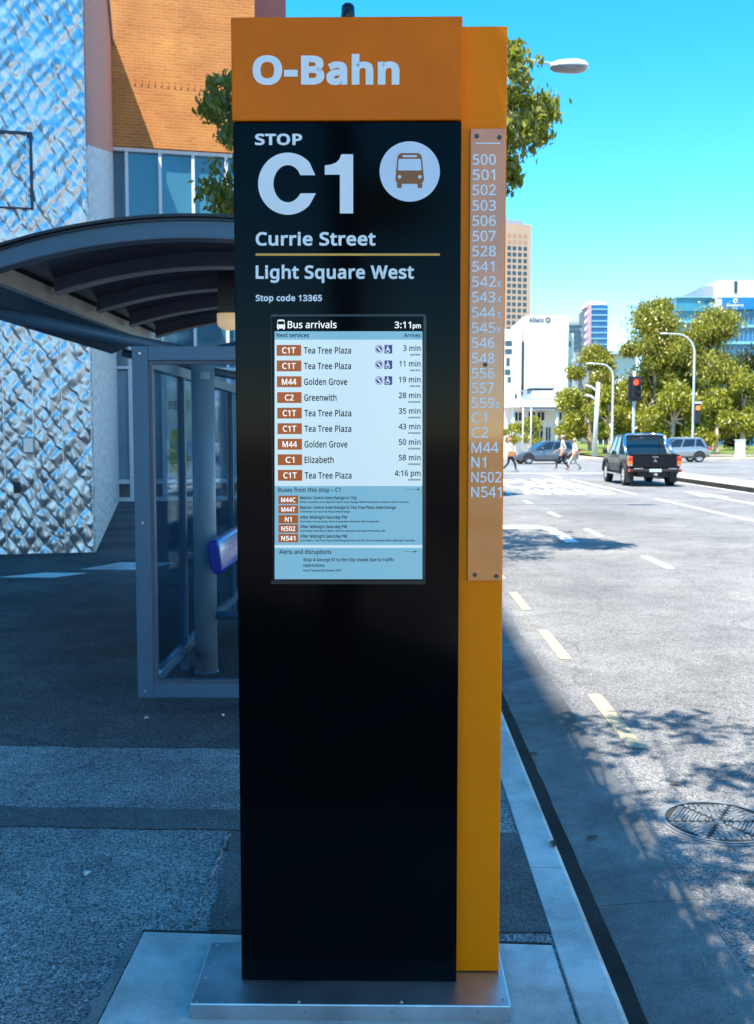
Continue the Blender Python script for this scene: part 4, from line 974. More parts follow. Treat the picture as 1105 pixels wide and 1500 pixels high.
def gum(label, cx, Y, top, bot, half, seed, lm, n=6500, size=0.34, name='gum_tree', nb=11, z0=0.3, group='gum trees in the park', fork=0.35, br=(0.27, 0.42)):
    """crown described by where the photo shows it: centre column, top and bottom rows, half width (photo pixels)"""
    rg = random.Random(seed); s = Y / FPX
    x = atY(cx, 640, Y).x; zt = atY(cx, top, Y).z; zb_ = atY(cx, bot, Y).z; hw = half * s
    blobs = []
    for k in range(nb):
        v = (k + 0.5) / nb; z = zb_ + (zt - zb_) * v
        wd = hw * (0.75 + 0.35 * math.sin(math.pi * min(1, 0.1 + 0.9 * v))) * (1.0 - 0.55 * max(0, v - 0.6) / 0.4)
        r = hw * rg.uniform(*br)
        a = rg.uniform(0, 6.28) + k * 2.4
        d = math.sqrt(rg.uniform(0.05, 1.0)) * max(0.1, wd - r * 0.6)
        blobs.append((x + math.cos(a) * d, Y + math.sin(a) * d * 0.8, min(z + rg.uniform(-.6, .6) * r, zt - r * 0.8), r, r, r * rg.uniform(0.7, 1.05), int(n * 3.0) // nb))
    return tree(label, (x, Y, z0), max(0.8, (zb_ - z0) + (zt - zb_) * fork), hw * 0.06 + 0.1, blobs, size, lm, M['gum_bark'], seed, group, name, droop=0.6, clump=0.36, per=30, lean=(rg.uniform(-.1, .1) * hw, 0))
G = M['leaf_gum']; D = M['leaf_dark']; LM = M['leaf_lime']
gum('olive gum tree left of the red traffic signal, beneath the blue tower', 866, 96, 510, 636, 42, 31, G, n=8500, nb=18)
gum('low yellow green tree at the right end of the white corner building', 838, 92, 572, 645, 24, 32, LM, n=4200, nb=10, name='park_tree')
gum('tallest gum tree, rising directly behind the red traffic signal', 957, 92, 442, 640, 54, 33, G, n=12000, nb=26, br=(0.27, 0.44))
gum('broad gum tree in front of the blue office building', 1036, 90, 458, 635, 60, 34, G, n=12000, nb=26, br=(0.25, 0.42))
gum('olive gum tree filling the gap behind the right curved lamp post', 1000, 97, 492, 640, 46, 47, G, n=8500, nb=18)
gum('yellow green gum tree at the right edge above the white pillar', 1088, 86, 548, 632, 40, 35, LM, n=6500, nb=14)
gum('low yellow green tree behind the black pickup truck', 985, 87, 562, 645, 38, 36, LM, n=6000, nb=12, name='park_tree')
gum('yellow green tree between the two curved lamp posts', 925, 100, 556, 645, 40, 37, LM, n=6000, nb=12, name='park_tree')
gum('low yellow green tree right of the right curved lamp post', 1050, 86, 572, 648, 32, 51, LM, n=5200, nb=11, name='park_tree')
gum('low yellow green tree left of the red signal, behind the left curved lamp post', 893, 90, 568, 648, 30, 52, LM, n=4800, nb=11, name='park_tree')
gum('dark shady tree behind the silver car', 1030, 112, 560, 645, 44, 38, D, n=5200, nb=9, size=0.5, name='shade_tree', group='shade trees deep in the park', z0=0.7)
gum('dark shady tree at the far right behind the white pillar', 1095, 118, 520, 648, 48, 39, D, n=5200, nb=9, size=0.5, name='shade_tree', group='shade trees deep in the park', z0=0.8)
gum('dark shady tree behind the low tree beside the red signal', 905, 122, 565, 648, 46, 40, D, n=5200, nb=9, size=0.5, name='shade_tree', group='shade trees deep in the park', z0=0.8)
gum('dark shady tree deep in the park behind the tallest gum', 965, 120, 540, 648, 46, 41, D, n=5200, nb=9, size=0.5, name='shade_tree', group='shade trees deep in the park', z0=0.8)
gum('small lime green street tree before the white corner building', 776, 84, 612, 648, 26, 42, LM, n=2200, nb=7, size=0.26, name='street_tree', z0=0.0, group='small street trees')
gum('small lime green street tree close to the sign edge', 748, 90, 622, 648, 16, 43, LM, n=1100, nb=5, size=0.26, name='street_tree', z0=0.0, group='small street trees')

# ================================================================== STREET FURNITURE
def lamp_post(label, x, y, z0, h, reach, side, head_l, name='street_lamp', curve=True, r=0.09, tilt=0.0):
    t = thing(name, label, 'street lamp', (x, y, z0))
    pts = []
    if curve:
        n = 10; rad = reach * 0.72
        pts = [(x, y, z0 + (h - rad) * k / 4) for k in range(5)]
        pts += [(x + side * (rad - rad * math.cos(a)), y, z0 + h - rad + rad * math.sin(a)) for a in [math.pi / 2 * i / n for i in range(1, n + 1)]]
        pts += [(x + side * reach, y, z0 + h + 0.03)]
    mb = MB(); mb.tube(pts, [r * (1 - 0.5 * i / (len(pts) - 1)) for i in range(len(pts))], 10); mb.build('pole', M['pole'], t)
    mb = MB(); ex = x + side * reach
    mb.loft([[(ex + side * (a - 0.05) * head_l, y + 0.16 * k * math.cos(q), z0 + h + 0.03 + 0.07 * k * math.sin(q)) for q in [2 * math.pi * i / 12 for i in range(12)]] for a, k in ((0, .45), (.2, .9), (.55, 1), (.85, .7), (1, .2))], smooth=True)
    mb.build('lamp_head', M['lamp_head'], t); return t
# the near lamp whose head shows right of the sign
t = thing('street_lamp', 'tall street lamp with white cobra head reaching over the road', 'street lamp', (0.3, 21.0, 0.0))
pz = atY(835, 97, 21.0)
mb = MB(); mb.tube([(0.3, 21, 0), (0.3, 21, 4), (0.3, 21, 8.4), (0.42, 21, 8.95), (0.9, 21, 9.2), (2.0, 21, 9.28), (3.5, 21, pz.z + 0.01)], [0.09, 0.075, 0.06, 0.052, 0.045, 0.038, 0.03], 14); mb.build('pole', M['pole'], t)
def lamp_sec(k, half):
    n = 12; a = [math.pi * i / n for i in range(n + 1)]
    return [(math.cos(q) * 0.17 * k, math.sin(q) * 0.16 * k * half) for q in a]
xsn = ((0, .42), (.06, .62), (.2, .85), (.45, 1), (.7, 1), (.88, .8), (.97, .5), (1, .2))
hx0 = atY(806, 97, 21).x; hl = atY(862.5, 97, 21).x - hx0
mb = MB(); mb.loft([[(hx0 + a * hl, 21 + p, pz.z + q * 1.0 - 0.02) for p, q in lamp_sec(k, 1.0)] for a, k in xsn], smooth=True); hd = mb.build('lamp_head', M['lamp_head'], t)
mb = MB(); mb.loft([[(hx0 + (0.02 + 0.95 * a) * hl, 21 + p * 0.94, pz.z - q * 0.72 - 0.021) for p, q in lamp_sec(k, 1.0)] for a, k in xsn], smooth=True); mb.build('lens', M['lamp_lens'], hd)
# far lamps in the park
YF = 76
for label, px, top, tipx, side in (('curved grey street lamp on the grass left of the red signal', 897, 533, 862, -1), ('curved grey street lamp in front of the tall gum trees, carrying a pedestrian signal', 1015, 489, 970, -1)):
    p = atY(px, 640, YF); zt = atY(px, top, YF).z; reach = abs(atY(tipx, top, YF).x - p.x)
    L = lamp_post(label, p.x, YF, 0.0, zt, reach - 0.5, side, 0.7)
    if px > 1000:
        q = atY(1017, 600, YF - 0.3)
        mb = MB(); mb.box(q.x + 0.05, q.x + 0.45, YF - 0.45, YF - 0.12, q.z - 1.0, q.z + 0.45, c=0.03); ss = mb.build('pedestrian_signal', M['signal_black'], L)
        mb = MB(); mb.cyl((q.x + 0.25, YF - 0.45, q.z + 0.12), (q.x + 0.25, YF - 0.49, q.z + 0.12), 0.17, n=16); mb.build('lit_lens', M['orange_lamp'], ss)
        q = atY(1017, 590, YF); mb = MB(); mb.box(q.x + 0.05, q.x + 0.55, YF - 0.1, YF - 0.06, q.z - 0.05, q.z + 0.08); mb.build('street_name_plate', M['white_frame'], L)
p = atY(871, 650, 84); t = thing('twin_arm_lamp', 'leaning white post with two short arms beside curved lamp', 'street lamp', (p.x, 84, 0.0))
q = atY(877, 560, 84)
mb = MB(); mb.tube([(p.x, 84, 0), (q.x, 84, q.z)], [0.22, 0.17], 10); mb.build('pole', M['pole'], t)
for yy in (566, 580):
    a = atY(876, yy + 8, 84); b = atY(858, yy - 2, 84); mb = MB(); mb.tube([a, a.lerp(b, 0.5) + Vector((0, 0, 0.12)), b], [0.1, 0.09, 0.08], 8); mb.build('arm', M['pole'], t)
for label, px, top in (('thin white post left of the white corner building entrance', 766, 596), ('thin white post before the white corner building windows', 778, 596)):
    p = atY(px, 655, 80); zt = atY(px, top, 80).z
    t = thing('flag_post', label, 'post', (p.x, 80, 0.0), group='thin posts before the corner building')
    mb = MB(); mb.tube([(p.x, 80, 0), (p.x, 80, zt)], [0.07, 0.05], 8); mb.build('shaft', M['pole'], t)
    mb = MB(); mb.ball((p.x, 80, zt + 0.05), 0.09, 0.09, 0.09); mb.build('finial', M['pole'], t)
# traffic signal on the median nose
p = atY(928, 640, 45.6); sgx = p.x
t = thing('traffic_signal', 'traffic signal showing red on median behind black pickup truck', 'traffic light', (sgx, 45.6, 0.02))
za, zb2 = atY(928, 552, 45.6).z, atY(928, 587, 45.6).z
mb = MB(); mb.tube([(sgx, 45.6, 0.02), (sgx, 45.6, za + 0.25)], 0.065, 12); mb.build('post', M['pole'], t)
mb = MB(); mb.box(sgx - 0.30, sgx + 0.30, 45.48, 45.50, zb2 - 0.02, za + 0.02, c=0.006); mb.build('backboard', M['signal_black'], t)
mb = MB(); mb.box(sgx - 0.16, sgx + 0.16, 45.28, 45.48, zb2 + 0.1, za - 0.06, c=0.02); hh = mb.build('signal_head', M['signal_black'], t)
for k in range(3):
    zc_ = za - 0.26 - k * (za - zb2 - 0.36) / 2.3
    mb = MB(); mb.cyl((sgx, 45.28, zc_), (sgx, 45.262, zc_), 0.125, n=20); mb.build('lens', M['red_lamp'] if k == 0 else M['dead_lamp'], hh)
    mb = MB()
    secs = [[(sgx + (0.135 + dr) * math.cos(a), yy, zc_ + (0.135 + dr) * math.sin(a)) for a in [R(-20 + 220 * i / 16) for i in range(17)]] for yy, dr in ((45.28, 0), (45.12, 0))]
    n = 17; mb.add(secs[0] + secs[1], [(i, i + 1, n + i + 1, n + i) for i in range(n - 1)]); mb.build('visor', M['signal_black'], hh, fix=False)
# white pillar on the lawn edge
p = atY(1084.5, 673, 77); zt = atY(1084.5, 644, 77).z
t = thing('utility_pillar', 'squat white utility pillar at the lawn edge on the right', 'utility box', (p.x, 77, 0.0))
mb = MB(); mb.box(p.x - 0.32, p.x + 0.32, 76.8, 77.3, 0.0, zt - 0.06, c=0.02); pb = mb.build('cabinet', M['white_wall'], t)
mb = MB(); mb.box(p.x - 0.36, p.x + 0.36, 76.76, 77.34, zt - 0.06, zt, c=0.015); mb.build('cap', M['white_trim'], t)
mb = MB(); mb.box(p.x - 0.25, p.x + 0.25, 76.79, 76.81, 0.15, zt - 0.2); mb.build('door', M['white_frame'], t)
# manhole
MX, MY, MR = 1.40, 4.18, 0.235; zt = ROAD + 0.005
t = thing('manhole_cover', 'round iron manhole cover with woven bar pattern in dappled road', 'manhole cover', (MX, MY, ROAD))
mb = MB(); mb.cyl((MX, MY, ROAD - 0.02), (MX, MY, zt - 0.0035), MR, n=64, smooth=False); lid = mb.build('lid', M['iron_dark'], t)
n = 72; mb = MB()
for r0, r1, z0_, z1_ in ((MR - 0.014, MR, zt + 0.001, zt + 0.001), (MR, MR + 0.018, zt - 0.002, ROAD + 0.002)):
    v = [(MX + r * math.cos(2 * math.pi * i / n), MY + r * math.sin(2 * math.pi * i / n), z) for r, z in ((r0, z0_), (r1, z1_)) for i in range(n)]
    mb.add(v, [(i, (i + 1) % n, n + (i + 1) % n, n + i) for i in range(n)])
mb.build('ring', M['iron'], t, fix=False)
mb = MB()
for k in range(6):                       # six sectors of short interlocked bars
    ang = R(60 * k + 30); c, s = math.cos(ang), math.sin(ang)
    for i in range(1, 8):
        rr = 0.028 * i + 0.012
        if rr > MR - 0.03: continue
        wdt = rr * math.tan(R(30)) - 0.007
        m = max(1, int(wdt * 2 / 0.062)); seg = 2 * wdt / m
        for j in range(m):
            t0 = -wdt + seg * j + 0.004; t1 = t0 + seg - 0.008
            if (i + j) % 2: bars = [(rr - 0.011, rr - 0.001, t0, t1), (rr + 0.004, rr + 0.013, t0, t1)]
            else: bars = [(rr - 0.010, rr + 0.013, t0 + (t1 - t0) * q, t0 + (t1 - t0) * (q + 0.26)) for q in (0.0, 0.37, 0.74)]
            for r0, r1, q0, q1 in bars:
                if math.hypot(r1, max(abs(q0), abs(q1))) > MR - 0.016: continue
                pts = [(MX + c * r - s * q, MY + s * r + c * q, zt) for r, q in ((r0, q0), (r1, q0), (r1, q1), (r0, q1))]
                mb.add([(x, y, zt - 0.0035) for x, y, _ in pts] + pts, [(4, 5, 6, 7), (0, 1, 5, 4), (1, 2, 6, 5), (2, 3, 7, 6), (3, 0, 4, 7)])
mb.cyl((MX, MY, zt - 0.0035), (MX, MY, zt), 0.02, n=16, smooth=False)
mb.build('raised_bars', M['iron'], lid)
# bits of litter on the path
for i, (px, py, lb) in enumerate(((215, 1052, 'small pale scrap lying on dark asphalt below the shelter frame'), (128, 1280, 'small pale scrap lying on grey asphalt at far left'), (327, 1048, 'tiny white scrap lying on asphalt close to the sign'))):
    p = atZ(px, py, 0.004); a = 0.7 * i + 0.3
    mb = MB(); mb.add([(p.x + dx * math.cos(a) - dy * math.sin(a), p.y + dx * math.sin(a) + dy * math.cos(a), 0.003 + dz) for dx, dy, dz in ((-.014, -.006, 0), (.013, -.008, .006), (.016, .006, 0), (0, .009, .01), (-.013, .005, .002))], [(0, 1, 3, 4), (1, 2, 3)])
    o = mb.build('litter_scrap', M['litter'], None, origin=(p.x, p.y, 0.0)); tag(o, lb, 'litter')

# ================================================================== VEHICLES (local: +Y forward, z up from the road)
def wheel(parent, x, y, r, wdt, out, nsp=6):
    mb = MB(); a = 0.045
    prof = [(-wdt / 2, r - a), (-wdt / 2 + a * .5, r - .008), (-wdt / 2 + a, r), (wdt / 2 - a, r), (wdt / 2 - a * .5, r - .008), (wdt / 2, r - a), (wdt / 2 - 0.005, r * .66), (-wdt / 2 + 0.005, r * .66)]
    n = 28
    mb.loft([[(x + p, y + q * math.cos(t), r + q * math.sin(t)) for p, q in prof] for t in [2 * math.pi * i / n for i in range(n + 1)]], caps=False, smooth=True)
    wo_ = mb.build('wheel', M['tyre'], parent, local=True)
    mb = MB(); xo = x + out * (wdt / 2 - 0.02); xi = x - out * 0.02
    mb.cyl((xi, y, r), (xi + out * 0.01, y, r), r * 0.66, n=24)
    for i in range(nsp):
        a = 2 * math.pi * i / nsp; d = Vector((0, math.cos(a), math.sin(a))); s = Vector((0, -math.sin(a), math.cos(a)))
        c = Vector((xo, y, r)); w0, w1 = r * 0.15, r * 0.10
        pts = [c + d * r * .1 + s * w0, c + d * r * .1 - s * w0, c + d * r * .64 - s * w1, c + d * r * .64 + s * w1]
        mb.add(pts + [p - Vector((out * 0.04, 0, 0)) for p in pts], [(0, 1, 2, 3), (7, 6, 5, 4), (0, 4, 5, 1), (1, 5, 6, 2), (2, 6, 7, 3), (3, 7, 4, 0)])
    mb.cyl((xo - out * .03, y, r), (xo + out * 0.008, y, r), r * 0.17, n=14)
    n2 = 28
    mb.loft([[(xo + dx * out, y + q * math.cos(t), r + q * math.sin(t)) for dx, q in ((0.004, r * .68), (0.004, r * .60), (-0.05, r * .60), (-0.05, r * .68))] for t in [2 * math.pi * i / n2 for i in range(n2 + 1)]], caps=False)
    mb.build('rim', M['alloy'], wo_, local=True)
def body_loft(mb, stations, bulge=0.05):
    """stations: (y, half width, z low, z belt, half width at belt)"""
    secs = []
    for y, w_, zl, zb, wt in stations:
        zm = zl + (zb - zl) * 0.5
        half_ = [(w_ * 0.90, zl), (w_ * 0.985, zl + (zb - zl) * 0.14), (w_, zm), (w_ * 0.985, zl + (zb - zl) * 0.8), (wt, zb - 0.025), (wt - 0.05, zb)]
        secs.append([(x, y, z) for x, z in half_] + [(-x, y, z) for x, z in reversed(half_)])
    mb.loft(secs, smooth=False)
    return mb
def cabin(t, prof_bot, prof_top, zb, paint, pillars, wb, wt, name='windows', roof_drop=0.05):
    """glasshouse: prof_* = (y rear, y front) at belt and roof; then roof skin and pillars"""
    (yb0, yb1, z0), (yt0, yt1, z1) = prof_bot, prof_top
    mb = MB(); secs = []
    def sec(y0, y1, w_, z): return [(w_, y0, z), (w_, y1, z), (w_ * 0.86, y1 + 0.10, z), (-w_ * 0.86, y1 + 0.10, z), (-w_, y1, z), (-w_, y0, z), (-w_ * 0.88, y0 - 0.04, z), (w_ * 0.88, y0 - 0.04, z)]
    mb.loft([sec(yb0, yb1, wb, z0), sec(yt0, yt1, wt, z1)]); g = mb.build(name, M['car_glass'], t, local=True)
    mb = MB()
    mb.loft([[(x, y, z) for x, y, z in sec(yt0 - 0.02, yt1 + 0.02, wt + 0.012, z1 - 0.04)], sec(yt0, yt1, wt + 0.005, z1 + 0.015), sec(yt0 + 0.12, yt1 - 0.10, wt - 0.10, z1 + 0.05)])
    mb.build('roof', paint, t, local=True)
    for f0, f1, wd in pillars:
        for sx in (-1, 1):
            mb = MB()
            a = Vector((sx * (wb + 0.008), yb0 + (yb1 - yb0) * f0, z0 - 0.01)); b = Vector((sx * (wt + 0.010), yt0 + (yt1 - yt0) * f1, z1))
            mb.prism([(-wd, 0), (wd, 0), (wd, 1), (-wd, 1)], lambda u, v, d: (a.lerp(b, v).x + sx * (d), a.lerp(b, v).y + u, a.lerp(b, v).z), -0.03, 0.004)
            mb.build('pillar', paint, t, local=True)
    return g
def boxpart(name, mat, t, x0, x1, y0, y1, z0, z1, c=0.0, rot=None):
    mb = MB(); mb.box(x0, x1, y0, y1, z0, z1, c=c, m=rot); return mb.build(name, mat, t, local=True)

# --- black pickup waiting at the lights
pk = thing('pickup_truck', 'black double cab pickup truck with polished sports bar seen from behind', 'pickup truck', (8.93, 36.3, ROAD), R(-1.0))
mb = MB(); body_loft(mb, [(-0.72, 0.86, 0.46, 1.08, 0.85), (0.3, 0.87, 0.42, 1.08, 0.86), (1.25, 0.87, 0.42, 1.06, 0.85), (1.9, 0.85, 0.44, 1.03, 0.80), (2.35, 0.80, 0.46, 0.95, 0.72), (2.52, 0.70, 0.5, 0.84, 0.62)]); mb.build('body', M['car_black'], pk, local=True)
mb = MB()          # load tub: two sides, floor and front, hollow
for sx in (-1, 1):
    secs = []
    for y, w_ in ((-2.42, 0.86), (-1.6, 0.875), (-0.76, 0.87)):
        secs.append([(sx * q, y, z) for q, z in ((w_ * .93, 0.56), (w_, 0.72), (w_, 0.94), (w_ - .02, 1.07), (w_ - .10, 1.08), (w_ - .11, 0.62))])
    mb.loft(secs)
mb.box(-0.76, 0.76, -2.40, -0.76, 0.60, 0.66); mb.box(-0.76, 0.76, -0.80, -0.745, 0.60, 1.06)
mb.build('load_tub', M['car_black'], pk, local=True)
tg = boxpart('tailgate', M['car_black'], pk, -0.735, 0.735, -2.475, -2.415, 0.64, 1.09, 0.012)
boxpart('handle', M['chrome'], tg, -0.10, 0.10, -2.492, -2.476, 0.99, 1.02, 0.004)
boxpart('top_trim', M['black_plastic'], tg, -0.74, 0.74, -2.49, -2.41, 1.091, 1.112, 0.006)
mb = MB()          # three-lozenge badge
for a in (90, 210, 330):
    ca, sa_ = math.cos(R(a)), math.sin(R(a)); L = 0.072
    p = [(0, 0), (L / 2 * ca - L * .29 * -sa_, 0), (0, 0)]
    q = [(0, 0), (L * .5 * ca + L * .3 * sa_, L * .5 * sa_ - L * .3 * ca), (L * ca, L * sa_), (L * .5 * ca - L * .3 * sa_, L * .5 * sa_ + L * .3 * ca)]
    mb.prism(q, lambda u, v, d: (u, d, 0.875 + v), -2.485, -2.4755)
mb.build('badge', M['chrome'], tg, local=True)
for sx in (-1, 1):
    tl = boxpart('tail_light', M['tail_amber'], pk, *sorted((sx * 0.74, sx * 0.885)), -2.47, -2.30, 0.70, 1.02, 0.02)
    boxpart('brake_lens', M['tail_red'], tl, *sorted((sx * 0.745, sx * 0.888)), -2.478, -2.31, 0.88, 1.0, 0.01)
    boxpart('reverse_lens', M['chrome'], tl, *sorted((sx * 0.75, sx * 0.875)), -2.476, -2.34, 0.705, 0.75, 0.006)
    boxpart('reflector', M['tail_red'], pk, *sorted((sx * 0.78, sx * 0.88)), -2.545, -2.40, 0.50, 0.60, 0.01)
    boxpart('bumper_step', M['chrome'], pk, *sorted((sx * 0.42, sx * 0.72)), -2.575, -2.48, 0.60, 0.632, 0.006)
    boxpart('mud_flap', M['black_plastic'], pk, *sorted((sx * 0.60, sx * 0.86)), -2.02, -2.0, 0.14, 0.5)
    boxpart('mirror', M['black_plastic'], pk, *sorted((sx * 0.90, sx * 1.07)), 1.02, 1.12, 1.06, 1.24, 0.02)
    boxpart('side_step', M['alloy'], pk, *sorted((sx * 0.80, sx * 0.93)), -0.55, 1.15, 0.36, 0.40, 0.01)
    mb = MB(); mb.tube([(sx * 0.80, -1.75, 1.09), (sx * 0.76, -1.15, 1.42), (sx * 0.70, -0.86, 1.70), (sx * 0.60, -0.82, 1.765), (0, -0.82, 1.78)], 0.040, 10); mb.tube([(sx * 0.72, -1.15, 1.09), (sx * 0.66, -0.92, 1.66)], 0.026, 8); mb.build('sports_bar', M['chrome'], pk, local=True)
    for y in (-1.52, 1.55):
        wheel(pk, sx * 0.75, y, 0.375, 0.25, sx)
        mb = MB(); n = 14
        out_ = [(sx * 0.905, y + 0.50 * math.cos(a), 0.42 + 0.48 * math.sin(a)) for a in [math.pi * i / n for i in range(n + 1)]]
        in_ = [(sx * 0.90, y + 0.42 * math.cos(a), 0.42 + 0.40 * math.sin(a)) for a in [math.pi * i / n for i in range(n + 1)]]
        bk_ = [(sx * 0.80, p[1], p[2]) for p in out_]
        k = n + 1; mb.add(out_ + in_ + bk_, [(i, i + 1, k + i + 1, k + i) for i in range(n)] + [(i, i + 1, 2 * k + i + 1, 2 * k + i) for i in range(n)]); mb.build('wheel_arch', M['black_plastic'], pk, local=True, fix=False)
boxpart('bumper', M['black_plastic'], pk, -0.84, 0.84, -2.56, -2.40, 0.50, 0.60, 0.03)
boxpart('chassis', M['black_plastic'], pk, -0.5, 0.5, -2.3, 2.3, 0.32, 0.48)
boxpart('tow_bar', M['alloy'], pk, -0.05, 0.05, -2.66, -2.40, 0.38, 0.46, 0.01)
boxpart('number_plate', M['plate'], pk, -0.20, 0.20, -2.568, -2.561, 0.505, 0.605)
cabin(pk, (-0.70, 1.15, 1.07), (-0.50, 0.62, 1.72), 1.07, M['car_black'], [(0.03, 0.03, 0.045), (0.50, 0.50, 0.04), (0.98, 0.98, 0.035)], 0.83, 0.69)
# --- side-on cars
def saloon(label, loc, rz, paint, length=4.5, wagon=False, high=0.0, name='parked_car'):
    t = thing(name, label, 'car', loc, rz); h = length / 2; w_ = 0.89
    zb = 0.93 + high
    mb = MB(); body_loft(mb, [(-h, 0.66, 0.42 + high, 0.86 + high, 0.6), (-h + 0.10, 0.80, 0.30 + high, zb + 0.02, 0.75), (-h + 0.8, w_, 0.22 + high, zb + 0.05, 0.85), (0, w_, 0.20 + high, zb, 0.86), (h - 1.45, w_, 0.21 + high, zb - 0.03, 0.84), (h - 0.6, 0.87, 0.22 + high, zb - 0.15, 0.76), (h - 0.12, 0.78, 0.26 + high, 0.66 + high, 0.66), (h, 0.60, 0.34 + high, 0.56 + high, 0.54)]); mb.build('body', paint, t, local=True)
    yb0 = -h + (0.25 if wagon else 0.45); yb1 = h - 1.45
    cabin(t, (yb0, yb1, zb), (yb0 + (0.35 if wagon else 0.62), yb1 - 0.80, 1.42 + high * 1.6), zb, paint, [(0.04, 0.03, 0.07), (0.30, 0.24, 0.035), (0.62, 0.66, 0.04), (0.985, 0.98, 0.035)], 0.835, 0.66)
    r = 0.325 + high * 0.35
    for sx in (-1, 1):
        for y in (-h + 0.85, h - 0.92):
            wheel(t, sx * 0.79, y, r, 0.21, sx, 5)
            mb = MB(); n = 14
            o_ = [(sx * 0.897, y + (r + .07) * math.cos(a), r + (r + .07) * math.sin(a)) for a in [R(-12) + R(204) * i / n for i in range(n + 1)]]
            mb.add([(sx * 0.897, y, r)] + o_, [(0, i, i + 1) for i in range(1, n + 1)]); mb.build('wheel_arch', M['black_plastic'], t, local=True, fix=False)
        boxpart('tail_light', M['tail_red'], t, *sorted((sx * 0.58, sx * 0.84)), -h - 0.01, -h + 0.26, 0.74 + high, 0.90 + high, 0.03)
        boxpart('headlight', M['chrome'], t, *sorted((sx * 0.50, sx * 0.80)), h - 0.30, h - 0.05, 0.60 + high, 0.71 + high, 0.03)
        boxpart('mirror', paint, t, *sorted((sx * 0.88, sx * 1.05)), yb1 - 0.42, yb1 - 0.26, zb, zb + 0.14, 0.03)
        for y in (-0.55, 0.42): boxpart('door_handle', M['chrome'], t, *sorted((sx * 0.87, sx * 0.905)), y - 0.1, y + 0.08, 0.78 + high, 0.81 + high, 0.006)
        boxpart('sill', M['black_plastic'], t, *sorted((sx * 0.80, sx * 0.89)), -h + 1.3, h - 1.35, 0.17 + high, 0.25 + high, 0.02)
        if high: boxpart('roof_rail', M['chrome'], t, *sorted((sx * 0.60, sx * 0.64)), yb0 + 0.5, yb1 - 0.9, 1.47 + high * 1.6, 1.51 + high * 1.6, 0.01)
    return t
p = atZ(800, 680, ROAD)
saloon('slate grey hatchback crossing the intersection side-on behind the walking man', (p.x, 64.6, ROAD), R(90 + 11), M['car_grey'], 4.35, True)
saloon('silver wagon with roof rails half hidden behind the black pickup', (19.35, 69.0, ROAD), R(90 + 4), M['car_silver'], 4.7, True, 0.12)

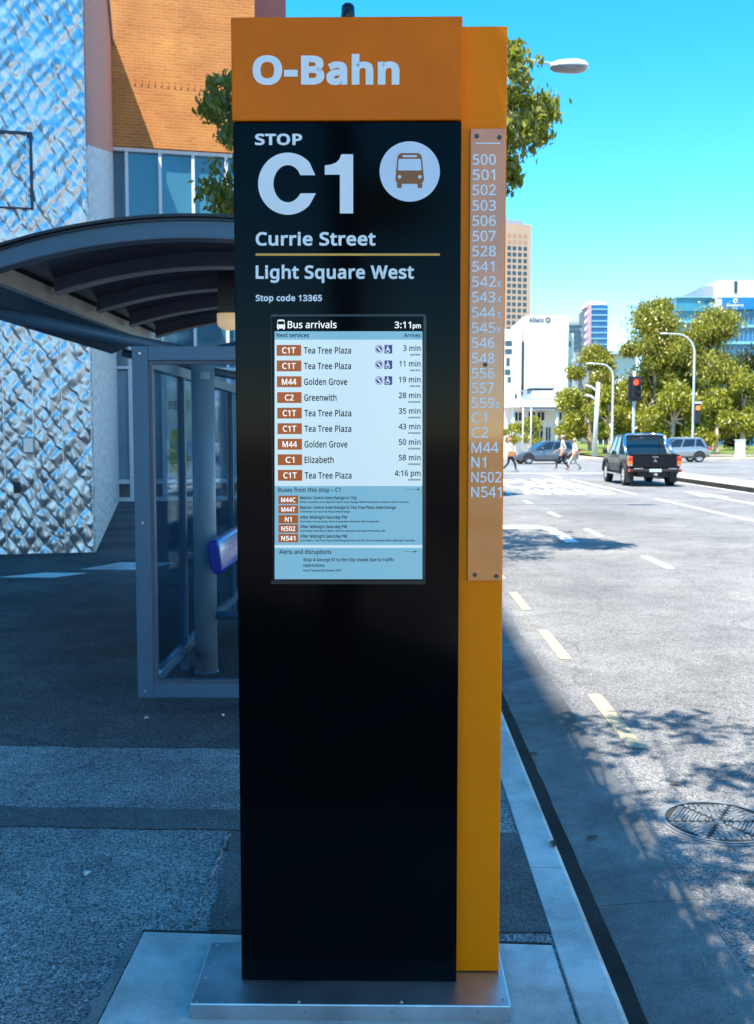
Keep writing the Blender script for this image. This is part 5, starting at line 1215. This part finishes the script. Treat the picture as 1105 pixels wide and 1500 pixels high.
# ================================================================== PEOPLE
def person(label, loc, rz, joints, top_m, leg_m, hair_m, shoe_m, waist, hem, bare_ankle=0.09, sleeve=0.9):
    """joints: body-space positions (x right, y ahead, z up); one skinned continuous figure"""
    t = thing('person', label, 'person', loc, rz)
    V, Ed, Rd, ix = [], [], [], {}
    def add(n, p, r, par=None):
        ix[n] = len(V); V.append(Vector(p)); Rd.append(r)
        if par: Ed.append((ix[par], ix[n]))
    J = joints
    add('pel', J['pel'], 0.125); add('bel', J['bel'], 0.115, 'pel'); add('che', J['che'], 0.125, 'bel'); add('sho', J['sho'], 0.10, 'che')
    add('nec', J['nec'], 0.052, 'sho'); add('jaw', J['jaw'], 0.066, 'nec'); add('hed', J['hed'], 0.088, 'jaw'); add('crn', J['crn'], 0.062, 'hed')
    for s in 'lr':
        add(s + 'hip', J[s + 'hip'], 0.095, 'pel'); add(s + 'kne', J[s + 'kne'], 0.060, s + 'hip'); add(s + 'ank', J[s + 'ank'], 0.040, s + 'kne'); add(s + 'toe', J[s + 'toe'], 0.034, s + 'ank')
        add(s + 'shd', J[s + 'shd'], 0.062, 'sho'); add(s + 'elb', J[s + 'elb'], 0.042, s + 'shd'); add(s + 'wri', J[s + 'wri'], 0.028, s + 'elb')
        d = (J[s + 'wri'] - J[s + 'elb']).normalized(); add(s + 'plm', J[s + 'wri'] + d * 0.075, 0.026, s + 'wri')
        sd_ = Vector((0, 1, 0)) - d * d.y; sd_ = sd_.normalized() if sd_.length > .1 else Vector((1, 0, 0))
        for k, (o, L) in enumerate(((-0.026, .055), (-0.009, .072), (0.009, .076), (0.026, .066))):
            q = V[ix[s + 'plm']] + sd_ * o + d * 0.02; add(f'{s}f{k}', q, 0.009, s + 'plm'); add(f'{s}g{k}', q + d * L + Vector((0, 0.012, 0)), 0.008, f'{s}f{k}')
        q = V[ix[s + 'wri']] + d * 0.03 + sd_ * 0.035; add(s + 't0', q, 0.010, s + 'wri'); add(s + 't1', q + d * 0.045 + sd_ * 0.02, 0.008, s + 't0')
    me = bpy.data.meshes.new('body'); me.from_pydata([tuple(v) for v in V], Ed, [])
    ob = bpy.data.objects.new('body', me); COL.objects.link(ob)
    md = ob.modifiers.new('skin', 'SKIN'); md.use_smooth_shade = True
    sk = me.skin_vertices[0].data
    for i, r in enumerate(Rd): sk[i].radius = (r, r)
    sk[0].use_root = True
    for n in ('pel', 'bel', 'che', 'sho'): sk[ix[n]].radius = (Rd[ix[n]] * 1.18, Rd[ix[n]] * 0.86)
    sb_ = ob.modifiers.new('sub', 'SUBSURF'); sb_.levels = sb_.render_levels = 1
    dg = bpy.context.evaluated_depsgraph_get(); me2 = bpy.data.meshes.new_from_object(ob.evaluated_get(dg))
    ob.modifiers.clear(); ob.data = me2; bpy.data.meshes.remove(me)
    me2.materials.clear()
    for m in (top_m, leg_m, M['skin'], shoe_m): me2.materials.append(m)
    wr = [J[s + 'elb'].lerp(J[s + 'wri'], sleeve) for s in 'lr']
    for pl in me2.polygons:
        c = pl.center; pl.use_smooth = True
        near_hand = min((c - (J[s + 'wri'] + (J[s + 'wri'] - J[s + 'elb']).normalized() * .05)).length for s in 'lr') < 0.12 or any((c - J[s + 'wri']).length < (J[s + 'wri'] - J[s + 'elb']).length * (1 - sleeve) + .02 for s in 'lr')
        if c.z > J['nec'].z - 0.01 or near_hand: k = 2
        elif c.z > waist or (min((c - J[s + 'elb']).length for s in 'lr') < 0.13): k = 0
        elif min((c - (J[s + 'ank'] * .4 + J[s + 'toe'] * .6)).length for s in 'lr') < 0.11: k = 3
        elif min((c - J[s + 'ank']).length for s in 'lr') < bare_ankle: k = 2
        else: k = 1
        pl.material_index = k
    ob.parent = t; WM[ob.name] = WM[t.name]
    # face and hair
    h = J['hed']; mb = MB(); mb.ball((h.x, h.y + 0.092, h.z - 0.01), 0.014, 0.018, 0.02, 8, 6); mb.build('nose', M['skin'], ob, local=True)
    for sx in (-1, 1):
        mb = MB(); mb.ball((h.x + sx * 0.032, h.y + 0.082, h.z + 0.018), 0.012, 0.008, 0.008, 8, 6); mb.build('eye', M['signal_black'], ob, local=True)
        mb = MB(); mb.ball((h.x + sx * 0.092, h.y, h.z), 0.012, 0.02, 0.032, 8, 6); mb.build('ear', M['skin'], ob, local=True)
    mb = MB(); mb.box(h.x - 0.024, h.x + 0.024, h.y + 0.075, h.y + 0.089, h.z - 0.052, h.z - 0.043, c=0.003); mb.build('mouth', M['tail_red'], ob, local=True)
    return t, ob
def stride(hgt, step, arm):
    k = hgt / 1.75; v = lambda x, y, z: Vector((x * k, y * k, z * k))
    return dict(pel=v(0, 0, .93), bel=v(0, .01, 1.08), che=v(0, .015, 1.25), sho=v(0, 0, 1.40), nec=v(0, .02, 1.50), jaw=v(0, .045, 1.58), hed=v(0, .045, 1.645), crn=v(0, .03, 1.71),
        lhip=v(-.09, .02, .86), lkne=v(-.09, .30 * step + .05, .48), lank=v(-.09, .46 * step, .09), ltoe=v(-.09, .46 * step + .15, .055), rhip=v(.09, -.02, .86), rkne=v(.09, -.10 * step + .03, .47), rank=v(.09, -.48 * step, .12), rtoe=v(.09, -.48 * step + .13, .045),
        lshd=v(-.19, 0, 1.38), lelb=v(-.24, -.12 * arm, 1.11), lwri=v(-.24, .02 * arm, .88), rshd=v(.19, 0, 1.38), relb=v(.24, .06 * arm, 1.10), rwri=v(.23, .26 * arm, .93))
wp = atZ(748, 692, ROAD)
t, ob = person('fair haired woman in white top and black leggings striding over the crossing', (wp.x, 48.6, ROAD), R(-96), stride(1.66, 0.75, 1.0), M['cloth_white'], M['cloth_black'], M['hair_fair'], M['cloth_white'], 0.86, 0, 0.05, 0.3)
k = 1.66 / 1.75; mb = MB(); mb.ball((0, .02 * k, 1.665 * k), .098, .106, .095, 14, 10); mb.loft([[(r * math.cos(a), -0.055 + .6 * r * math.sin(a), z) for a in [2 * math.pi * i / 12 for i in range(12)]] for z, r in ((1.62, .092), (1.52, .095), (1.42, .08), (1.36, .03))], smooth=True); mb.build('hair', M['hair_fair'], ob, local=True)
bg_ = thing('shoulder_bag', 'tan shoulder bag carried by the fair haired woman on the crossing', 'bag', (wp.x + 0.05, 48.28, ROAD + 0.75))
mb = MB(); mb.box(-0.16, 0.16, -0.06, 0.06, 0.0, 0.26, c=0.03); mb.build('bag_body', M['bag_tan'], bg_, local=True)
mb = MB(); mb.tube([(-0.13, 0, 0.24), (-0.09, 0.06, 0.42), (0, 0.12, 0.58), (0.09, 0.06, 0.42), (0.13, 0, 0.24)], 0.012, 6); mb.build('strap', M['bag_tan'], bg_, local=True)
mp = atZ(824, 689, ROAD)
t, ob = person('grey haired man in pale shirt and dark trousers crossing before slate hatchback', (mp.x, 51.2, ROAD), R(82), stride(1.80, 0.7, 1.25), M['cloth_beige'], M['cloth_black'], M['hair_grey'], M['bag_tan'], 0.88, 0, 0.02, 0.35)
k = 1.8 / 1.75; mb = MB(); mb.ball((0, .012 * k, 1.672 * k), .096, .104, .085, 14, 10); mb.build('hair', M['hair_grey'], ob, local=True)
t, ob = person('person in grey top following the grey haired man over the crossing', (mp.x + 0.75, 52.0, ROAD), R(88), stride(1.62, 0.8, 0.9), M['cloth_white'], M['cloth_beige'], M['hair_fair'], M['cloth_black'], 0.84, 0, 0.2, 0.3)
k = 1.62 / 1.75; mb = MB(); mb.ball((0, .012 * k, 1.672 * k), .096, .104, .09, 14, 10); mb.build('hair', M['hair_grey'], ob, local=True)

# ================================================================== FAR BUILDINGS
def bwin(parent, mat, x0, x1, y, z0, z1, name='window', d=0.12, fr=None):
    mb = MB(); mb.box(x0, x1, y - 0.05, y + d, z0, z1); o = mb.build(name, mat, parent, local=True)
    if fr:
        mb = MB(); e = fr; mb.box(x0 - e, x1 + e, y - 0.10, y - 0.04, z0 - e, z0); mb.box(x0 - e, x1 + e, y - 0.10, y - 0.04, z1, z1 + e); mb.box(x0 - e, x0, y - 0.10, y - 0.04, z0, z1); mb.box(x1, x1 + e, y - 0.10, y - 0.04, z0, z1); mb.build('frame', M['white_trim'], o, local=True)
    return o
# the tall precast tower, turned 15 degrees so two faces show
YT_ = 450.0
cn = atY(775.3, 640, YT_); cn.z = 0; ta = R(15)
tw = thing('office_tower', 'tall pinkish precast tower with a grid of square dark windows', 'building', cn, ta)
ztop = atY(775, 329, YT_).z; Wt = 36.0
mb = MB(); mb.box(-Wt, 0, 0.0, 40, 0, ztop); mb.build('wall', M['precast'], tw, local=True)
mb = MB(); mb.box(-Wt + 1, -2.5, 3, 30, ztop, ztop + 2.2); mb.box(-Wt + 6, -9, 6, 20, ztop + 2.2, ztop + 4.5); mb.build('roof_plant', M['grey_wall'], tw, local=True)
def s_on(px):    # local x on the front face for a photo column
    P = onplane(px, 500, cn, Vector((math.sin(ta), -math.cos(ta), 0))) - cn; return P.x * math.cos(ta) + P.y * math.sin(ta)
cols = [768.3, 760.5, 752.5, 745]; wW = (s_on(771) - s_on(765.8))
rows_y = [366 + 9.02 * k for k in range(24)]
for j, py in enumerate(rows_y):
    z = atY(760, py, YT_ + 2).z
    for px in cols:
        x = s_on(px); bwin(tw, M['tower_window'], x - wW / 2, x + wW / 2, 0, z - 0.85, z + 0.85)
for py in (348, 357):
    z = atY(760, py, YT_ + 2).z
    for px in cols[:4]:
        x = s_on(px); bwin(tw, M['precast_blank'], x - wW / 2, x + wW / 2, 0, z - 0.85, z + 0.85, 'blank_panel')
mb = MB()
for k in range(31): mb.box(-0.05, 0.06, 2, 38, 8 + k * 2.76, 9.7 + k * 2.76)
mb.build('side_window_bands', M['tower_window'], tw, local=True)
# white blank-sided block with the dark sign
YA = 220.0
def BX(px, Y): return atY(px, 640, Y).x
def BZ(py, Y): return atY(800, py, Y).z
al = thing('white_office_block', 'white office block with a blank wall and small dark rooftop sign', 'building', (BX(798, YA), YA, 0))
def wbox(name, mat, th, px0, px1, py0, py1, Y, depth, z0=None, c=0.0):
    mb = MB(); mb.box(BX(px0, Y), BX(px1, Y), Y, Y + depth, BZ(py1, Y) if z0 is None else z0, BZ(py0, Y), c=c); return mb.build(name, mat, th)
aw = wbox('blank_wall', M['white_wall'], al, 767, 831, 462, 0, YA, 25, 0.0)
wbox('lower_wing', M['white_wall'], al, 715, 763, 482, 0, YA - 1, 24, 0.0)
wbox('recess', M['dark_band'], al, 763, 767, 500, 0, YA + 1, 20, 0.0)
wbox('right_return', M['white_wall'], al, 831, 838.5, 488, 0, YA + 2, 20, 0.0)
for px0, px1, py0, py1 in ((739, 749, 499, 506.5), (739, 749, 511, 518.5), (741, 746, 524, 536), (739, 747, 541, 549), (743, 748, 552, 560), (832, 835, 500, 508)):
    wbox('window', M['dark_band'], al, px0, px1, py0, py1, YA - 1.06 if px0 < 800 else YA + 1.9, 0.3)
mb = MB(); tpx(mb, 'Allianz', 775.5, 797, 471.6, 7, 0.03, YA - 0.12); pxdisc(mb, 803, 468.4, 3.9, YA - 0.12, 24); sgn = mb.build('sign_lettering', M['navy_letter'], aw, fix=False)
mb = MB()
for dx in (-1.6, 0, 1.6): qpx(mb, 803 + dx - 0.35, 803 + dx + 0.35, 466.3 + abs(dx) * .3, 470.8, YA - 0.16)
mb.build('emblem_bars', M['white_wall'], sgn, fix=False)
# dark banded block behind it
YD = 300.0
db_ = thing('dark_office_block', 'dark grey banded office block between white block and blue tower', 'building', (BX(842, YD), YD, 0))
wbox('wall', M['grey_wall'], db_, 825, 846, 471, 0, YD, 20, 0.0); wbox('wing', M['grey_wall'], db_, 846, 851, 481, 0, YD + 2, 15, 0.0)
for k in range(5): wbox('window_band', M['dark_band'], db_, 832, 850, 476 + 8 * k, 480.5 + 8 * k, YD - 0.3, 0.8)
# blue glass tower
YB_ = 330.0
bt = thing('blue_tower', 'slim blue glass tower with white floor bands and pink edge', 'building', (BX(869, YB_), YB_, 0))
wbox('glazing', M['blue_glass'], bt, 864, 888, 447, 0, YB_, 22, 0.0)
mb = MB(); xa, xb = BX(861.5, YB_), BX(850, YB_ + 20); zt = BZ(447, YB_)
mb.add([(xa, YB_ + .2, 0), (xb, YB_ + 20, 0), (xb + 3, YB_ + 22, 0), (xa + 3, YB_ + 22, 0), (xa, YB_ + .2, zt), (xb, YB_ + 20, zt), (xb + 3, YB_ + 22, zt), (xa + 3, YB_ + 22, zt)], [(0, 1, 5, 4), (1, 2, 6, 5), (2, 3, 7, 6), (4, 5, 6, 7)]); sw = mb.build('side_wall', M['grey_wall'], bt)
for k in range(11):
    z = zt - 1.2 - k * 2.45; d = Vector((xb - xa, 19.8, 0)); n_ = Vector((-d.y, d.x, 0)).normalized() * 0.15
    mb = MB(); mb.add([Vector((xa, YB_ + .2, z)) + n_, Vector((xb, YB_ + 20, z)) + n_, Vector((xb, YB_ + 20, z - 1.1)) + n_, Vector((xa, YB_ + .2, z - 1.1)) + n_], [(0, 1, 2, 3)]); mb.build('side_window', M['white_trim'], sw, fix=False)
wbox('corner_pier', M['pink_edge'], bt, 861.5, 864, 445, 0, YB_ - 0.4, 4, 0.0)
for k in range(9): wbox('floor_band', M['cyan_trim'], bt, 864.2, 887.6, 452 + 8.6 * k, 453.8 + 8.6 * k, YB_ - 0.25, 0.5)
for k in range(5): wbox('glass_fin', M['blue_glass'], bt, 864.2 + 4.9 * k + 2, 864.2 + 4.9 * k + 2.6, 450, 0, YB_ - 0.2, 0.4, 0.0)
wbox('roof_screen', M['white_trim'], bt, 860, 884, 441, 446.6, YB_ + 2, 16)
# low building with the grey roof between the trees
YG = 160.0
lg = thing('low_white_building', 'low white building with flat grey roof glimpsed above the park trees', 'building', (BX(895, YG), YG, 0))
wbox('wall', M['white_wall'], lg, 898, 930, 519, 0, YG, 15, 0.0); wbox('glazing', M['dark_band'], lg, 872, 897.8, 521, 0, YG + 2, 12, 0.0)
wbox('roof', M['grey_roof'], lg, 866, 932, 513.5, 518.8, YG - 1.5, 18)
for px in (876, 884, 892): wbox('post', M['white_trim'], lg, px, px + 1, 519, 0, YG + 0.2, 0.3, 0.0)
# white corner building at the crossing's far side
YC = 108.0
cb = thing('corner_building', 'white low corner building with grey mansard roof and slim columns', 'building', (BX(790, YC), YC, 0))
wbox('wall', M['white_wall'], cb, 752, 842, 596, 0, YC, 14, 0.0)
wbox('side_wing', M['white_wall'], cb, 700, 752, 570, 0, YC + 1.0, 12, 0.0)
wbox('fascia', M['white_trim'], cb, 742, 838, 586, 596, YC - 2.0, 3)
mb = MB(); a0, a1, zb_, zt_ = BX(774, YC), BX(812, YC), BZ(586, YC), BZ(569, YC)
mb.add([(a0, YC - 1.6, zb_), (a1 + 1, YC - 1.6, zb_), (a1 + 1, YC + 1.5, zt_), (a0 + 0.6, YC + 1.5, zt_), (a0, YC + 10, zb_), (a1 + 1, YC + 10, zb_), (a1 + 1, YC + 8, zt_), (a0 + .6, YC + 8, zt_)], [(0, 1, 2, 3), (3, 2, 6, 7), (0, 3, 7, 4), (1, 5, 6, 2), (4, 7, 6, 5)]); mb.build('mansard_roof', M['grey_roof'], cb)
wbox('roof_edge', M['grey_wall'], cb, 775, 840, 567.5, 569, YC + 1.0, 8)
wbox('end_bay', M['white_wall'], cb, 813.3, 842, 569, 596, YC - 0.5, 10)
wbox('sloping_panel', M['grey_wall'], cb, 769, 772, 571, 586, YC - 1.2, 2)
for px0, px1, py0, py1 in ((774, 783.5, 604, 615.5), (787.5, 797, 604, 615.5), (814.5, 822, 576, 588.5), (815, 822, 604, 615), (752, 757, 577, 584), (774, 782, 624, 648), (786, 795, 624, 648), (800, 806, 626, 648), (815, 824, 624, 648), (754, 764, 604, 616)):
    Yw = YC - 0.6 if py0 < 590 and px0 > 800 else (YC + 0.9 if px0 < 753 else YC - 0.1)
    wo2 = wbox('window', M['dark_band'], cb, px0, px1, py0, py1, Yw, 0.3)
    xm = (BX(px0, YC) + BX(px1, YC)) / 2; mb = MB(); mb.box(xm - 0.03, xm + 0.03, Yw - 0.05, Yw, BZ(py1, YC), BZ(py0, YC)); mb.build('frame', M['white_trim'], wo2)
wbox('awning', M['grey_wall'], cb, 767, 813, 596.2, 601, YC - 1.9, 2.2)
for px in (749.5, 813): 
    mb = MB(); x = BX(px, YC); mb.cyl((x, YC - 1.4, 0), (x, YC - 1.4, BZ(596, YC)), 0.16, n=12); mb.build('slim_column', M['white_trim'], cb)
# big blue glass office on the right
YO = 150.0
bo = thing('blue_office', 'blue glass office building with white top and bright blue sign', 'building', (BX(1070, YO), YO, 0))
wbox('glazing', M['blue_glass'], bo, 1040, 1150, 452, 0, YO, 25, 0.0)
wbox('white_top', M['white_wall'], bo, 1045, 1102, 411, 436, YO - 0.5, 25)
wbox('white_pier', M['white_wall'], bo, 1040, 1053.4, 436.2, 452, YO - 0.4, 25)
wbox('roof_slot', M['dark_band'], bo, 1070.5, 1075, 412, 429, YO - 0.62, 0.3)
wbox('dark_return', M['grey_wall'], bo, 1102.2, 1150, 413, 452, YO - 0.2, 20)
wbox('dark_return', M['grey_wall'], bo, 1025, 1045, 419, 436, YO + 1, 20)
wbox('balcony', M['cyan_glass'], bo, 987, 1040, 436.5, 456, YO + 0.8, 20); wbox('balcony_rim', M['cyan_trim'], bo, 986, 1040, 434.5, 436.3, YO + 0.5, 20)
wbox('left_glazing', M['cyan_glass'], bo, 987, 1040, 456, 0, YO + 1.2, 20, 0.0)
wbox('window', M['dark_band'], bo, 1036, 1043, 437, 443, YO - 0.55, 0.3)
sg2 = wbox('sign_board', M['sign_blue'], bo, 1053.6, 1101, 436.2, 453.5, YO - 0.6, 0.5)
mb = MB(); tpx(mb, 'Blueberry', 1065, 1090, 448.6, 4.2, 0.03, YO - 0.66); tpx(mb, 'group', 1073, 1081, 452.2, 2.0, 0.02, YO - 0.66); pxdisc(mb, 1077.8, 440.3, 3.6, YO - 0.66, 20); lt = mb.build('sign_lettering', M['white_wall'], sg2, fix=False)
mb = MB(); pxdisc(mb, 1078.2, 440.6, 1.5, YO - 0.70, 16); mb.build('emblem_eye', M['sign_blue'], lt, fix=False)
for k in range(5): wbox('floor_band', M['cyan_trim'], bo, 1040, 1150, 476 + 24.3 * k, 480 + 24.3 * k, YO - 0.35, 0.6)
for k in range(17): wbox('mullion', M['cyan_trim'], bo, 1041 + 6.4 * k, 1041.5 + 6.4 * k, 453.6, 0, YO - 0.14, 0.3, 0.0)
for k in range(5): wbox('floor_band', M['cyan_trim'], bo, 987, 1040, 470 + 24.3 * k, 473 + 24.3 * k, YO + 0.9, 0.6)

# a few fallen leaves in the gutter and on the kerb
M['dry_leaf'] = pm('dry leaf', (0.10, 0.06, 0.03), 0.7, var=0.3, vscale=30)
for i, (px, py, z, lb) in enumerate(((868, 1229, -0.142, 'dry brown leaf lying in the middle of the gutter'), (811, 1238, 0.006, 'dry leaf lying on the pale kerb top'), (990, 1150, -0.126, 'dry leaf lying on the road just before the manhole'), (782, 1105, -0.15, 'dry leaf lying in the gutter close to the sign'))):
    p = atZ(px, py, z); a = 1.1 * i + 0.4; c, q = math.cos(a), math.sin(a)
    mb = MB(); mb.add([(p.x + u * c - v * q, p.y + u * q + v * c, z + 0.003 + h_) for u, v, h_ in ((-.032, 0, 0), (-.008, -.013, .006), (.018, -.008, .007), (.034, 0, .002), (.018, .009, .006), (-.008, .013, .007), (0, 0, .001))], [(6, 0, 1), (6, 1, 2), (6, 2, 3), (6, 3, 4), (6, 4, 5), (6, 5, 0)])
    tag(mb.build('fallen_leaf', M['dry_leaf'], None, origin=(p.x, p.y, z)), lb, 'leaf')
